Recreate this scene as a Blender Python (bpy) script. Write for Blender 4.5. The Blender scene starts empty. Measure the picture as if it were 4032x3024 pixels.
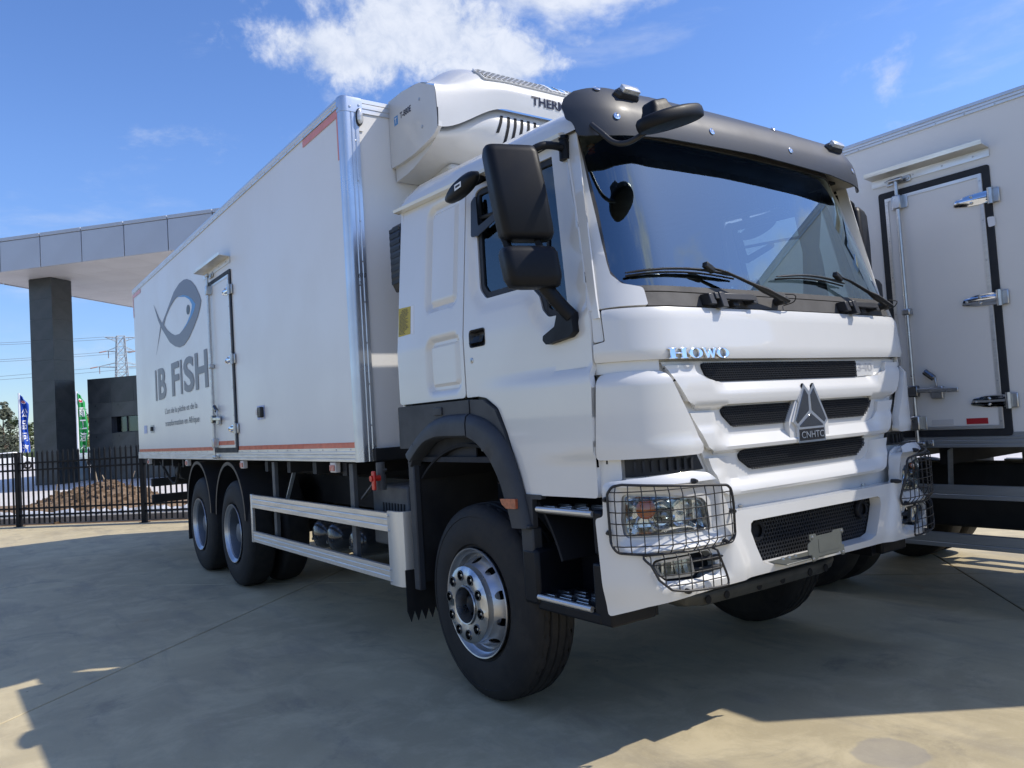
import bpy, bmesh, math, random
from mathutils import Vector, Matrix
from mathutils.geometry import delaunay_2d_cdt

random.seed(7)
SC = bpy.context.scene
COL = SC.collection
R_ = math.radians

# ------------------------------------------------------------------ camera
cam_d = bpy.data.cameras.new('camera')
cam = bpy.data.objects.new('camera', cam_d)
COL.objects.link(cam)
cam_rot = Matrix(((0.815397, 0.024194, -0.578396),
                  (-0.575529, -0.073823, -0.814443),
                  (-0.062404, 0.996978, -0.046270)))
cam.matrix_world = Matrix.Translation((0, 0, 1.52)) @ cam_rot.to_4x4()
cam_d.sensor_width = 36.0
cam_d.lens = 27.64
cam_d.clip_start = 0.05
cam_d.clip_end = 3000
SC.camera = cam

# ------------------------------------------------------------------ light
SUN_DIR = Vector((0.713, -0.51, 1.0)).normalized()
SUN_EL = math.asin(SUN_DIR.z)
SUN_AZ = math.atan2(SUN_DIR.x, SUN_DIR.y)
sun_d = bpy.data.lights.new('sun', 'SUN')
sun_d.energy = 2.1
sun_d.angle = R_(0.53)
sun_d.color = (1.0, 0.93, 0.82)
sun = bpy.data.objects.new('sun', sun_d)
COL.objects.link(sun)
sun.location = (20, -15, 30)
sun.rotation_euler = SUN_DIR.to_track_quat('Z', 'Y').to_euler()

world = bpy.data.worlds.new('World')
SC.world = world
world.use_nodes = True
SC.view_settings.view_transform = 'Standard'
SC.view_settings.look = 'None'
SC.view_settings.exposure = 1.08
SC.view_settings.gamma = 1.0
SC.view_settings.use_curve_mapping = False
SC.cycles.max_bounces = 8
SC.cycles.transparent_max_bounces = 16
SC.cycles.caustics_reflective = False
SC.cycles.caustics_refractive = False


class NT:
    """small helper for node trees"""
    def __init__(s, tree):
        s.t = tree

    def n(s, kind, **kw):
        nd = s.t.nodes.new(kind)
        ins = kw.pop('ins', {})
        for k, v in kw.items():
            setattr(nd, k, v)
        for k, v in ins.items():
            sock = nd.inputs[k]
            if isinstance(v, bpy.types.NodeSocket):
                s.t.links.new(v, sock)
            else:
                sock.default_value = v
        return nd

    def math(s, op, a, b=None, c=None, clamp=False):
        nd = s.t.nodes.new('ShaderNodeMath')
        nd.operation = op
        nd.use_clamp = clamp
        for i, v in enumerate((a, b, c)):
            if v is None:
                continue
            if isinstance(v, bpy.types.NodeSocket):
                s.t.links.new(v, nd.inputs[i])
            else:
                nd.inputs[i].default_value = v
        return nd.outputs[0]

    def vmath(s, op, a, b=None):
        nd = s.t.nodes.new('ShaderNodeVectorMath')
        nd.operation = op
        for i, v in enumerate((a, b)):
            if v is None:
                continue
            if isinstance(v, bpy.types.NodeSocket):
                s.t.links.new(v, nd.inputs[i])
            else:
                nd.inputs[i].default_value = v
        return nd

    def ramp(s, fac, lo, hi, smooth=True):
        nd = s.t.nodes.new('ShaderNodeMapRange')
        nd.interpolation_type = 'SMOOTHSTEP' if smooth else 'LINEAR'
        s.t.links.new(fac, nd.inputs[0])
        nd.inputs[1].default_value = lo
        nd.inputs[2].default_value = hi
        return nd.outputs[0]

    def mix(s, fac, a, b):
        nd = s.t.nodes.new('ShaderNodeMix')
        nd.data_type = 'RGBA'
        for i, v in ((0, fac), (6, a), (7, b)):
            if isinstance(v, bpy.types.NodeSocket):
                s.t.links.new(v, nd.inputs[i])
            elif i == 0:
                nd.inputs[0].default_value = v
            else:
                nd.inputs[i].default_value = (*v[:3], 1)
        return nd.outputs[2]


# ------------------------------------------------------------------ sky with drifting cumulus
def build_sky():
    nt = NT(world.node_tree)
    bg = world.node_tree.nodes['Background']
    sky = nt.n('ShaderNodeTexSky', sky_type='NISHITA', sun_disc=False)
    sky.sun_elevation = SUN_EL
    sky.sun_rotation = SUN_AZ
    sky.altitude = 50
    sky.air_density = 1.0
    sky.dust_density = 0.25
    sky.ozone_density = 4.0
    tc = nt.n('ShaderNodeTexCoord')
    d = nt.vmath('NORMALIZE', tc.outputs['Generated']).outputs[0]

    def lobe(center, right, up, wr, wu):
        c, r, u = (Vector(v) for v in (center, right, up))
        a = nt.math('DIVIDE', nt.vmath('DOT_PRODUCT', d, tuple(r)).outputs['Value'], wr)
        b = nt.math('DIVIDE', nt.math('SUBTRACT', nt.vmath('DOT_PRODUCT', d, tuple(u)).outputs['Value'], 0.0), wu)
        front = nt.math('GREATER_THAN', nt.vmath('DOT_PRODUCT', d, tuple(c)).outputs['Value'], 0.5)
        r2 = nt.math('ADD', nt.math('MULTIPLY', a, a), nt.math('MULTIPLY', b, b))
        g = nt.math('SUBTRACT', 1.0, nt.math('POWER', r2, 0.5))
        return nt.math('MULTIPLY_ADD', front, nt.math('ADD', g, 3.0), -3.0)

    def frame(az, el):      # a direction in the sky, and the two directions across it
        az, el = R_(az), R_(el)
        q = Vector((math.sin(az) * math.cos(el), math.cos(az) * math.cos(el), math.sin(el)))
        r = Vector((q.y, -q.x, 0)).normalized()
        u = r.cross(q).normalized()
        return q, r, u
    parts = []
    for az, el, wr, wu in ((29.9, 27.3, .150, .085), (23.6, 25.9, .10, .045), (36.2, 24.9, .085, .045)):
        parts.append(lobe(*frame(az, el), wr, wu))
    g = parts[0]
    for p in parts[1:]:
        g = nt.math('MAXIMUM', g, p)
    n1 = nt.n('ShaderNodeTexNoise', ins={'Vector': d, 'Scale': 10.0, 'Detail': 9.0, 'Roughness': 0.62, 'Distortion': 0.25}).outputs[0]
    n2 = nt.n('ShaderNodeTexNoise', ins={'Vector': d, 'Scale': 34.0, 'Detail': 7.0, 'Roughness': 0.65, 'Distortion': 0.4}).outputs[0]
    base = nt.math('ADD', nt.math('MULTIPLY', nt.math('SUBTRACT', n1, 0.5), 2.2), nt.math('MULTIPLY', nt.math('SUBTRACT', n2, 0.5), 0.9))
    m1 = nt.ramp(nt.math('ADD', g, base), -0.05, 0.62)
    # thin fair weather wisps and a low bank above the horizon
    dz = nt.n('ShaderNodeSeparateXYZ', ins={0: d}).outputs[2]
    stretch = nt.n('ShaderNodeMapping', ins={'Vector': d, 'Scale': (2.2, 2.2, 7.0), 'Location': (3.1, 0.4, 0.0)}).outputs[0]
    n3 = nt.n('ShaderNodeTexNoise', ins={'Vector': stretch, 'Scale': 2.2, 'Detail': 8.0, 'Roughness': 0.6, 'Distortion': 0.3}).outputs[0]
    m2 = nt.math('MULTIPLY', nt.ramp(n3, 0.55, 0.80), 0.32)
    low = nt.math('MULTIPLY', nt.ramp(dz, 0.0, 0.03), nt.math('SUBTRACT', 1.0, nt.ramp(dz, 0.08, 0.16)))
    m3 = nt.math('MULTIPLY', nt.math('MULTIPLY', nt.ramp(n3, 0.42, 0.66), low), 0.5)
    # scattered cumulus added over the rest of the sky for more neutral fill light
    n4 = nt.n('ShaderNodeTexNoise', ins={'Vector': nt.n('ShaderNodeMapping', ins={'Vector': d, 'Scale': (1.0, 1.0, 1.6), 'Location': (0.81, -3.05, 1.86)}).outputs[0],
                                        'Scale': 2.6, 'Detail': 10.0, 'Roughness': 0.60, 'Distortion': 0.2}).outputs[0]
    m4 = nt.math('MULTIPLY', nt.ramp(n4, 0.53, 0.65), nt.ramp(dz, 0.03, 0.12))
    m = nt.math('MAXIMUM', nt.math('MAXIMUM', m1, m4), nt.math('MAXIMUM', m2, m3), clamp=True)
    shade = nt.ramp(nt.math('ADD', nt.math('MULTIPLY', n2, 0.5), nt.math('MULTIPLY', n1, 0.5)), 0.36, 0.62)
    cl = nt.mix(shade, (2.6, 2.95, 3.7), (3.7, 3.9, 4.35))
    hue = nt.n('ShaderNodeHueSaturation', ins={'Hue': 0.511, 'Saturation': 1.15, 'Value': 0.88, 'Color': sky.outputs[0]})
    clear = nt.mix(nt.ramp(dz, -0.02, 0.34), (0.56, 0.60, 0.68), (1.0, 1.0, 1.0))      # less white haze low down than the model gives
    mul = nt.n('ShaderNodeMix', data_type='RGBA', blend_type='MULTIPLY', ins={0: 1.0, 6: hue.outputs[0], 7: clear})
    col = nt.mix(nt.math('MULTIPLY', m, 0.93), mul.outputs[2], cl)
    world.node_tree.links.new(col, bg.inputs[0])
    bg.inputs[1].default_value = 0.110


build_sky()


# ------------------------------------------------------------------ materials
MAT = {}


def mat(name, col, rough=0.5, metal=0.0, spec=0.5, coat=0.0, coat_r=0.05, var=0.0, var_scale=3.0, bump=0.0, bump_scale=40.0,
        col2=None, emit=None, trans=0.0, ior=1.45, detail=5.0, aniso=None):
    m = bpy.data.materials.new(name)
    m.use_nodes = True
    nt = NT(m.node_tree)
    b = m.node_tree.nodes['Principled BSDF']
    b.inputs['Base Color'].default_value = (*col, 1)
    b.inputs['Roughness'].default_value = rough
    b.inputs['Metallic'].default_value = metal
    b.inputs['Specular IOR Level'].default_value = spec
    b.inputs['Coat Weight'].default_value = coat
    b.inputs['Coat Roughness'].default_value = coat_r
    b.inputs['Transmission Weight'].default_value = trans
    b.inputs['IOR'].default_value = ior
    if emit:
        b.inputs['Emission Color'].default_value = (*emit[:3], 1)
        b.inputs['Emission Strength'].default_value = emit[3]
    if var or col2 or bump:
        tc = nt.n('ShaderNodeTexCoord').outputs['Object']
    if var or col2:
        sc = (var_scale,) * 3 if aniso is None else aniso
        mp = nt.n('ShaderNodeMapping', ins={'Vector': tc, 'Scale': sc}).outputs[0]
        nz = nt.n('ShaderNodeTexNoise', ins={'Vector': mp, 'Scale': 1.0, 'Detail': detail, 'Roughness': 0.6}).outputs[0]
        c2 = col2 or tuple(min(1, c * (1 - var)) for c in col)
        f = nt.ramp(nz, 0.35, 0.68)
        m.node_tree.links.new(nt.mix(f, col, c2), b.inputs['Base Color'])
        rr = nt.math('MULTIPLY_ADD', f, 0.10, rough - 0.03)
        m.node_tree.links.new(rr, b.inputs['Roughness'])
    if bump:
        nz = nt.n('ShaderNodeTexNoise', ins={'Vector': tc, 'Scale': bump_scale, 'Detail': 4.0, 'Roughness': 0.6}).outputs[0]
        bp = nt.n('ShaderNodeBump', ins={'Height': nz, 'Strength': bump, 'Distance': 0.01})
        m.node_tree.links.new(bp.outputs[0], b.inputs['Normal'])
    MAT[name] = m
    return m


mat('white_paint', (0.68, 0.68, 0.665), 0.32, coat=0.9, coat_r=0.04, var=0.035, var_scale=1.4)
mat('white_panel', (0.80, 0.795, 0.78), 0.36, coat=0.25, coat_r=0.18, var=0.04, var_scale=1.1, bump=0.03, bump_scale=5)
mat('white_plastic', (0.62, 0.62, 0.61), 0.34, coat=0.4, coat_r=0.1, var=0.05, var_scale=2.5)
mat('black_plastic', (0.0045, 0.006, 0.010), 0.46, spec=0.30, var=0.15, var_scale=6, bump=0.06, bump_scale=260)
mat('arch_plastic', (0.036, 0.040, 0.048), 0.52, spec=0.5, var=0.2, var_scale=4, bump=0.05, bump_scale=220)
mat('satin_black', (0.022, 0.023, 0.027), 0.38, spec=0.5, var=0.2, var_scale=5)
mat('visor_grey', (0.030, 0.037, 0.052), 0.48, spec=0.42, coat=0.08, coat_r=0.25, var=0.12, var_scale=3)
mat('cowl_grey', (0.070, 0.068, 0.068), 0.62, var=0.2, var_scale=7, bump=0.04, bump_scale=150)
mat('rubber', (0.014, 0.014, 0.015), 0.72, spec=0.35, col2=(0.026, 0.025, 0.024), var_scale=7)
mat('tyre', (0.013, 0.013, 0.014), 0.68, spec=0.35, col2=(0.028, 0.026, 0.024), var_scale=9, bump=0.1, bump_scale=90)
mat('gasket', (0.018, 0.021, 0.027), 0.6, var=0.2, var_scale=8)
mat('chrome', (0.86, 0.87, 0.88), 0.08, metal=1.0)
mat('dark_chrome', (0.20, 0.205, 0.215), 0.14, metal=1.0)
mat('steel', (0.56, 0.57, 0.58), 0.30, metal=1.0, var=0.15, var_scale=14)
mat('rim_silver', (0.50, 0.51, 0.53), 0.32, metal=0.9, var=0.12, var_scale=9)
mat('rim_grey', (0.13, 0.15, 0.18), 0.45, metal=0.3, var=0.25, var_scale=6)
mat('alu', (0.74, 0.74, 0.73), 0.38, metal=0.85, var=0.12, var_scale=1, aniso=(3, 3, 40))
mat('alu_bright', (0.80, 0.79, 0.76), 0.34, metal=0.75, col2=(0.66, 0.64, 0.60), aniso=(2.0, 2.5, 26))
mat('alu_post', (0.74, 0.73, 0.70), 0.38, metal=0.6, col2=(0.68, 0.67, 0.63), aniso=(6, 6, 0.8))
mat('alu_grey', (0.42, 0.45, 0.48), 0.40, metal=0.7, col2=(0.35, 0.38, 0.41), aniso=(2.0, 2.5, 26))
mat('post_alu', (0.62, 0.66, 0.72), 0.30, metal=0.9, var=0.1, var_scale=2)
mat('chassis', (0.010, 0.011, 0.013), 0.6, col2=(0.022, 0.022, 0.023), var_scale=5)
mat('chassis_grey', (0.10, 0.105, 0.11), 0.5, var=0.3, var_scale=5)
mat('under_bar', (0.055, 0.058, 0.056), 0.45, var=0.3, var_scale=6)
mat('plate_grey', (0.115, 0.125, 0.115), 0.42, coat=0.3, coat_r=0.2, var=0.12, var_scale=12)
mat('mesh_black', (0.012, 0.014, 0.018), 0.5)
mat('mesh_back', (0.006, 0.007, 0.010), 0.8)
mat('amber', (0.80, 0.16, 0.01), 0.22, coat=0.8)
mat('amber_dim', (0.42, 0.11, 0.05), 0.32, coat=0.5, var=0.35, var_scale=60)
mat('marker_red', (0.62, 0.16, 0.10), 0.4, col2=(0.72, 0.42, 0.34), var_scale=25)
mat('marker_white', (0.74, 0.69, 0.64), 0.4)
mat('red_plastic', (0.62, 0.03, 0.02), 0.35, coat=0.3)
mat('orange_tape', (0.70, 0.105, 0.040), 0.34, coat=0.3, var=0.2, var_scale=9)
mat('pink_tape', (0.76, 0.25, 0.18), 0.4, coat=0.3, var=0.1, var_scale=9)
mat('reflector_red', (0.42, 0.02, 0.03), 0.3, coat=0.6)
mat('reflector_white', (0.62, 0.62, 0.63), 0.3, coat=0.6)
mat('logo_grey', (0.165, 0.170, 0.205), 0.4)
mat('logo_blue', (0.06, 0.27, 0.60), 0.4)
mat('logo_dark', (0.05, 0.055, 0.06), 0.4)
mat('navy_print', (0.010, 0.012, 0.035), 0.35)
mat('ink', (0.015, 0.015, 0.02), 0.5)
mat('label_yellow', (0.52, 0.40, 0.045), 0.5)
mat('label_white', (0.78, 0.80, 0.84), 0.5)
mat('label_blue', (0.28, 0.40, 0.72), 0.45, col2=(0.66, 0.68, 0.80), var_scale=30)
mat('grey_number', (0.50, 0.51, 0.53), 0.35, metal=0.2)
mat('seat_fabric', (0.045, 0.05, 0.06), 0.85, var=0.3, var_scale=20)
mat('interior_grey', (0.20, 0.22, 0.225), 0.7, var=0.15, var_scale=5)
mat('interior_dark', (0.030, 0.034, 0.042), 0.8, var=0.2, var_scale=5)
mat('dash_grey', (0.30, 0.34, 0.34), 0.6, var=0.12, var_scale=6)
mat('curtain', (0.035, 0.036, 0.040), 0.9)
mat('tank', (0.030, 0.032, 0.036), 0.22, spec=0.6, coat=0.6)
mat('crystal', (0.72, 0.74, 0.76), 0.14, metal=0.25, coat=1.0, var=0.35, var_scale=55)
mat('paper', (0.80, 0.84, 0.80), 0.6)
mat('reflect_bowl', (0.80, 0.81, 0.83), 0.20, metal=1.0)


def glass_mat(name, tint, refl=0.9, rough=0.0, k=1.5, k0=0.02):
    m = bpy.data.materials.new(name)
    m.use_nodes = True
    t = m.node_tree
    t.nodes.clear()
    nt = NT(t)
    out = nt.n('ShaderNodeOutputMaterial')
    tr = nt.n('ShaderNodeBsdfTransparent', ins={'Color': (*tint, 1)})
    gl = nt.n('ShaderNodeBsdfGlossy', ins={'Color': (refl * .80, refl * .95, refl, 1), 'Roughness': rough})
    fr = nt.n('ShaderNodeFresnel', ins={'IOR': 1.52})
    f2 = nt.math('MULTIPLY_ADD', fr.outputs[0], k, k0, clamp=True)
    mx = nt.n('ShaderNodeMixShader', ins={0: f2, 1: tr.outputs[0], 2: gl.outputs[0]})
    t.links.new(mx.outputs[0], out.inputs[0])
    MAT[name] = m
    return m


glass_mat('windscreen_glass', (0.64, 0.77, 0.77), refl=1.0, k=2.6, k0=0.12)
glass_mat('door_glass', (0.52, 0.64, 0.68))
glass_mat('lamp_glass', (0.93, 0.95, 0.96))
glass_mat('clear_lens', (0.86, 0.88, 0.88))
glass_mat('plastic_film', (0.86, 0.90, 0.90), rough=0.1)
glass_mat('gatehouse_glass', (0.35, 0.42, 0.46))


# ------------------------------------------------------------------ mesh helpers
ORG = {}


def thing(name, label, cat, loc, group=None):
    o = bpy.data.objects.new(name, None)
    o.empty_display_size = 0.3
    COL.objects.link(o)
    o.location = loc
    o['label'] = label
    o['category'] = cat
    if group:
        o['group'] = group
    ORG[o.name] = Vector(loc)
    return o


def tag(o, label=None, cat=None, group=None, kind=None):
    for k, v in (('label', label), ('category', cat), ('group', group), ('kind', kind)):
        if v:
            o[k] = v
    return o


def finish(me, ang=35, smooth=True):
    if smooth:
        me.polygons.foreach_set('use_smooth', [True] * len(me.polygons))
        me.set_sharp_from_angle(angle=R_(ang))
    me.update()


def mesh_obj(name, verts, faces, m, parent=None, bevel=0.0, ang=35, smooth=True, label=None, kind=None, seg=2, weld=False):
    vs = [Vector(v) for v in verts]
    lo = Vector([min(v[i] for v in vs) for i in range(3)])
    hi = Vector([max(v[i] for v in vs) for i in range(3)])
    c = (lo + hi) / 2
    if parent is None:
        c.z = lo.z
    me = bpy.data.meshes.new(name)
    me.from_pydata([v - c for v in vs], [], faces)
    me.validate()
    if weld:
        bm = bmesh.new()
        bm.from_mesh(me)
        bmesh.ops.remove_doubles(bm, verts=bm.verts, dist=0.0004)
        bm.to_mesh(me)
        bm.free()
    finish(me, ang, smooth)
    if m:
        me.materials.append(MAT[m])
    o = bpy.data.objects.new(name, me)
    COL.objects.link(o)
    if parent is not None:
        o.parent = parent
        o.location = c - ORG[parent.name]
    else:
        o.location = c
    ORG[o.name] = c
    if bevel:
        b = o.modifiers.new('bevel', 'BEVEL')
        b.width = bevel
        b.segments = seg
        b.limit_method = 'ANGLE'
        b.angle_limit = R_(40)
    if label:
        o['label'] = label
    if kind:
        o['kind'] = kind
    return o


class MB:
    def __init__(s):
        s.v = []
        s.f = []

    def add(s, v, f):
        n = len(s.v)
        s.v += [tuple(p) for p in v]
        s.f += [tuple(i + n for i in q) for q in f]
        return s

    def box(s, x0, x1, y0, y1, z0, z1):
        v = [(x, y, z) for z in (z0, z1) for y in (y0, y1) for x in (x0, x1)]
        return s.add(v, [(0, 2, 3, 1), (4, 5, 7, 6), (0, 1, 5, 4), (2, 6, 7, 3), (0, 4, 6, 2), (1, 3, 7, 5)])

    def beam(s, p0, p1, w, h, up=(0, 0, 1)):
        p0, p1 = Vector(p0), Vector(p1)
        d = (p1 - p0).normalized()
        u = Vector(up)
        r = d.cross(u)
        if r.length < 1e-4:
            r = d.cross(Vector((1, 0, 0)))
        r.normalize()
        u = r.cross(d)
        v = []
        for p in (p0, p1):
            for a, b in ((-1, -1), (1, -1), (1, 1), (-1, 1)):
                v.append(p + r * a * w / 2 + u * b * h / 2)
        return s.add(v, [(0, 1, 2, 3), (7, 6, 5, 4), (0, 4, 5, 1), (1, 5, 6, 2), (2, 6, 7, 3), (3, 7, 4, 0)])

    def tube(s, pts, r, n=8, closed=False, flat=1.0, up=None, caps=True):
        pts = [Vector(p) for p in pts]
        k = len(pts)
        rad = r if isinstance(r, (list, tuple)) else [r] * k
        rings = []
        prev = None
        for i in range(k):
            if closed:
                d = pts[(i + 1) % k] - pts[i - 1]
            else:
                d = pts[min(i + 1, k - 1)] - pts[max(i - 1, 0)]
            d.normalize()
            if prev is None:
                a = Vector(up) if up else (Vector((0, 0, 1)) if abs(d.z) < 0.9 else Vector((1, 0, 0)))
            else:
                a = prev
            a = (a - d * a.dot(d))
            a.normalize()
            prev = a
            b = d.cross(a)
            rings.append([pts[i] + (a * math.cos(t) * flat + b * math.sin(t)) * rad[i] for t in [2 * math.pi * j / n for j in range(n)]])
        return s.rings(rings, closed_u=True, closed_v=closed, caps=caps and not closed)

    def rings(s, rings, closed_u=True, closed_v=False, caps=False):
        n = len(rings[0])
        base = len(s.v)
        for r in rings:
            s.v += [tuple(p) for p in r]
        m = len(rings)
        for i in range(m if closed_v else m - 1):
            a = base + i * n
            b = base + ((i + 1) % m) * n
            for j in range(n if closed_u else n - 1):
                k = (j + 1) % n
                s.f.append((a + j, a + k, b + k, b + j))
        if caps:
            s.f.append(tuple(base + j for j in range(n))[::-1])
            s.f.append(tuple(base + (m - 1) * n + j for j in range(n)))
        return s

    def lathe(s, prof, c, axis='X', n=48, sgn=1, closed=False, th0=0.0, th1=2 * math.pi):
        """prof: list of (along axis, radius)"""
        c = Vector(c)
        full = abs(th1 - th0 - 2 * math.pi) < 1e-6
        k = n if full else n + 1
        rings = []
        for a, r in prof:
            ring = []
            for j in range(k):
                t = th0 + (th1 - th0) * j / n
                if axis == 'X':
                    p = Vector((sgn * a, r * math.cos(t), r * math.sin(t)))
                elif axis == 'Y':
                    p = Vector((r * math.cos(t), sgn * a, r * math.sin(t)))
                else:
                    p = Vector((r * math.cos(t), r * math.sin(t), a))
                ring.append(c + p)
            rings.append(ring)
        return s.rings(rings, closed_u=full, closed_v=closed)

    def cyl(s, p0, p1, r, n=12, r1=None):
        return s.tube([p0, p1], [r, r if r1 is None else r1], n)

    def build(s, name, m, parent=None, **kw):
        return mesh_obj(name, s.v, s.f, m, parent, **kw)


def round_poly(pts, r, n=5):
    """rounds the corners of a closed 2D outline; r: one radius or one per corner"""
    out = []
    k = len(pts)
    for i in range(k):
        ri = r[i] if isinstance(r, (list, tuple)) else r
        p = Vector(pts[i])
        a = Vector(pts[i - 1]) - p
        b = Vector(pts[(i + 1) % k]) - p
        if ri <= 0 or a.length < 1e-6 or b.length < 1e-6:
            out.append(tuple(p))
            continue
        ang = a.angle(b)
        if ang > 3.05:
            out.append(tuple(p))
            continue
        t = min(ri / math.tan(ang / 2), a.length * .48, b.length * .48)
        p0, p1 = p + a.normalized() * t, p + b.normalized() * t
        for j in range(n + 1):
            u = j / n
            out.append(tuple(p0 * (1 - u) ** 2 + p * 2 * u * (1 - u) + p1 * u * u))
    return out


def rect(x0, x1, y0, y1, r=0.0, n=5):
    q = [(x0, y0), (x1, y0), (x1, y1), (x0, y1)]
    return round_poly(q, r, n) if r else q


def ellipse(cx, cy, rx, ry, n=24):
    return [(cx + rx * math.cos(2 * math.pi * i / n), cy + ry * math.sin(2 * math.pi * i / n)) for i in range(n)]


def densify(poly, g):
    out = []
    k = len(poly)
    for i in range(k):
        a, b = Vector(poly[i]), Vector(poly[(i + 1) % k])
        m = max(1, int(math.ceil((b - a).length / g)))
        for j in range(m):
            out.append(tuple(a.lerp(b, j / m)))
    return out


def inside(p, poly):
    x, y = p
    c = False
    k = len(poly)
    for i in range(k):
        x1, y1 = poly[i]
        x2, y2 = poly[i - 1]
        if (y1 > y) != (y2 > y) and x < (x2 - x1) * (y - y1) / (y2 - y1) + x1:
            c = not c
    return c


def panel_mesh(outline, holes, F, thick=0.01, grid=0.08, out=None, back=True):
    """a sheet over the 2D outline (with holes), laid on the surface F and given a thickness"""
    loops = [densify(outline, grid)] + [densify(h, grid) for h in holes]
    pts, edges = [], []
    for L in loops:
        b = len(pts)
        pts += L
        edges += [(b + i, b + (i + 1) % len(L)) for i in range(len(L))]
    x0, x1 = min(p[0] for p in loops[0]), max(p[0] for p in loops[0])
    y0, y1 = min(p[1] for p in loops[0]), max(p[1] for p in loops[0])
    gx = max(1, int((x1 - x0) / grid))
    gy = max(1, int((y1 - y0) / grid))
    for i in range(1, gx):
        for j in range(1, gy):
            p = (x0 + (x1 - x0) * i / gx, y0 + (y1 - y0) * j / gy)
            if inside(p, loops[0]) and not any(inside(p, h) for h in loops[1:]):
                pts.append(p)
    r = delaunay_2d_cdt([Vector(p) for p in pts], edges, [], 0, 1e-6, False)
    v2, fs = r[0], r[2]
    tri = []
    for f in fs:
        c = sum((v2[i] for i in f), Vector((0, 0))) / len(f)
        if inside(c, loops[0]) and not any(inside(c, h) for h in loops[1:]):
            tri.append(tuple(f))
    V, N = [], []
    e = 1e-3
    for p in v2:
        q = Vector(F(p.x, p.y))
        du = Vector(F(p.x + e, p.y)) - Vector(F(p.x - e, p.y))
        dv = Vector(F(p.x, p.y + e)) - Vector(F(p.x, p.y - e))
        n = du.cross(dv)
        if n.length < 1e-12:
            n = Vector((0, 0, 1))
        n.normalize()
        V.append(q)
        N.append(n)
    flip = False
    if out is not None:
        flip = sum(n.dot(Vector(out)) for n in N) < 0
    if flip:
        N = [-n for n in N]
    faces = []
    for f in tri:
        a, b, c = (v2[i] for i in f[:3])
        ccw = (b - a).cross(c - a) > 0
        faces.append(f if ccw != flip else f[::-1])
    nv = len(V)
    if thick:
        V = V + [p - n * thick for p, n in zip(V, N)]
        cnt = {}
        for f in faces:
            for i in range(3):
                a, b = f[i], f[(i + 1) % 3]
                cnt[(a, b)] = 1
        rim = [(a, b) for (a, b) in cnt if (b, a) not in cnt]
        extra = [(b, a, a + nv, b + nv) for a, b in rim]
        if back:
            extra += [tuple(i + nv for i in f[::-1]) for f in faces]
        faces = faces + extra
    return V, faces


def panel(name, outline, F, m, parent, holes=(), thick=0.01, grid=0.08, out=None, back=True, bevel=0.0, ang=35, label=None, kind=None):
    V, f = panel_mesh(outline, list(holes), F, thick, grid, out, back)
    return mesh_obj(name, V, f, m, parent, bevel=bevel, ang=ang, label=label, kind=kind)


def text_mesh(s, size=1.0, bold=0.0, sx=1.0, spacing=1.0, shear=0.0, extrude=0.0, align='LEFT', fit=None):
    """flat letters as (verts, faces) in a 2D frame, x to the right, y up"""
    c = bpy.data.curves.new('letters', 'FONT')
    c.body = s
    c.size = size
    c.offset = bold
    c.space_character = spacing
    c.shear = shear
    c.extrude = extrude
    c.resolution_u = 4
    c.align_x = align
    o = bpy.data.objects.new('letters', c)
    COL.objects.link(o)
    dg = bpy.context.evaluated_depsgraph_get()
    me = bpy.data.meshes.new_from_object(o.evaluated_get(dg))
    v = [Vector(p.co) for p in me.vertices]
    f = [tuple(p.vertices) for p in me.polygons]
    bpy.data.objects.remove(o)
    bpy.data.curves.remove(c)
    bpy.data.meshes.remove(me)
    if fit and v:
        x0, x1 = min(p.x for p in v), max(p.x for p in v)
        y0, y1 = min(p.y for p in v), max(p.y for p in v)
        for p in v:
            p.x = (p.x - x0) / (x1 - x0) * fit[0]
            p.y = (p.y - y0) / (y1 - y0) * fit[1]
    else:
        for p in v:
            p.x *= sx
    return v, f


def letters(name, s, F, m, parent, **kw):
    v, f = text_mesh(s, **kw)
    return mesh_obj(name, [F(p) for p in v], f, m, parent, smooth=False)


def smooth(x, a, b):
    t = min(1, max(0, (x - a) / (b - a))) if a != b else float(x > a)
    return t * t * (3 - 2 * t)


def lerp(a, b, t):
    return a + (b - a) * t


def interp(x, xs, ys):
    if x <= xs[0]:
        return ys[0]
    for i in range(1, len(xs)):
        if x <= xs[i]:
            t = (x - xs[i - 1]) / (xs[i] - xs[i - 1])
            return lerp(ys[i - 1], ys[i], t)
    return ys[-1]


def spline(pts, n=8):
    """Catmull-Rom through 3D points"""
    P = [Vector(p) for p in pts]
    P = [P[0] * 2 - P[1]] + P + [P[-1] * 2 - P[-2]]
    out = []
    for i in range(1, len(P) - 2):
        a, b, c, d = P[i - 1:i + 3]
        for j in range(n):
            t = j / n
            out.append(0.5 * ((2 * b) + (c - a) * t + (2 * a - 5 * b + 4 * c - d) * t * t + (3 * b - a - 3 * c + d) * t ** 3))
    out.append(P[-2])
    return out


def copy_tree(o, parent=None, loc=None):
    c = o.copy()
    COL.objects.link(c)
    if parent is not None:
        c.parent = parent
    if loc is not None:
        c.location = loc
    for ch in list(o.children):
        copy_tree(ch, c)
    return c


# ------------------------------------------------------------------ the truck: common surfaces
XC = 3.541          # middle of the truck
TRUCK = thing('refrigerated_truck', 'white three axle refrigerated truck with black fish logo on its cargo box, nearest the camera',
              'truck', (XC, 7.8, 0))
A_, B_, SL = .36, .285, .3236


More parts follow.
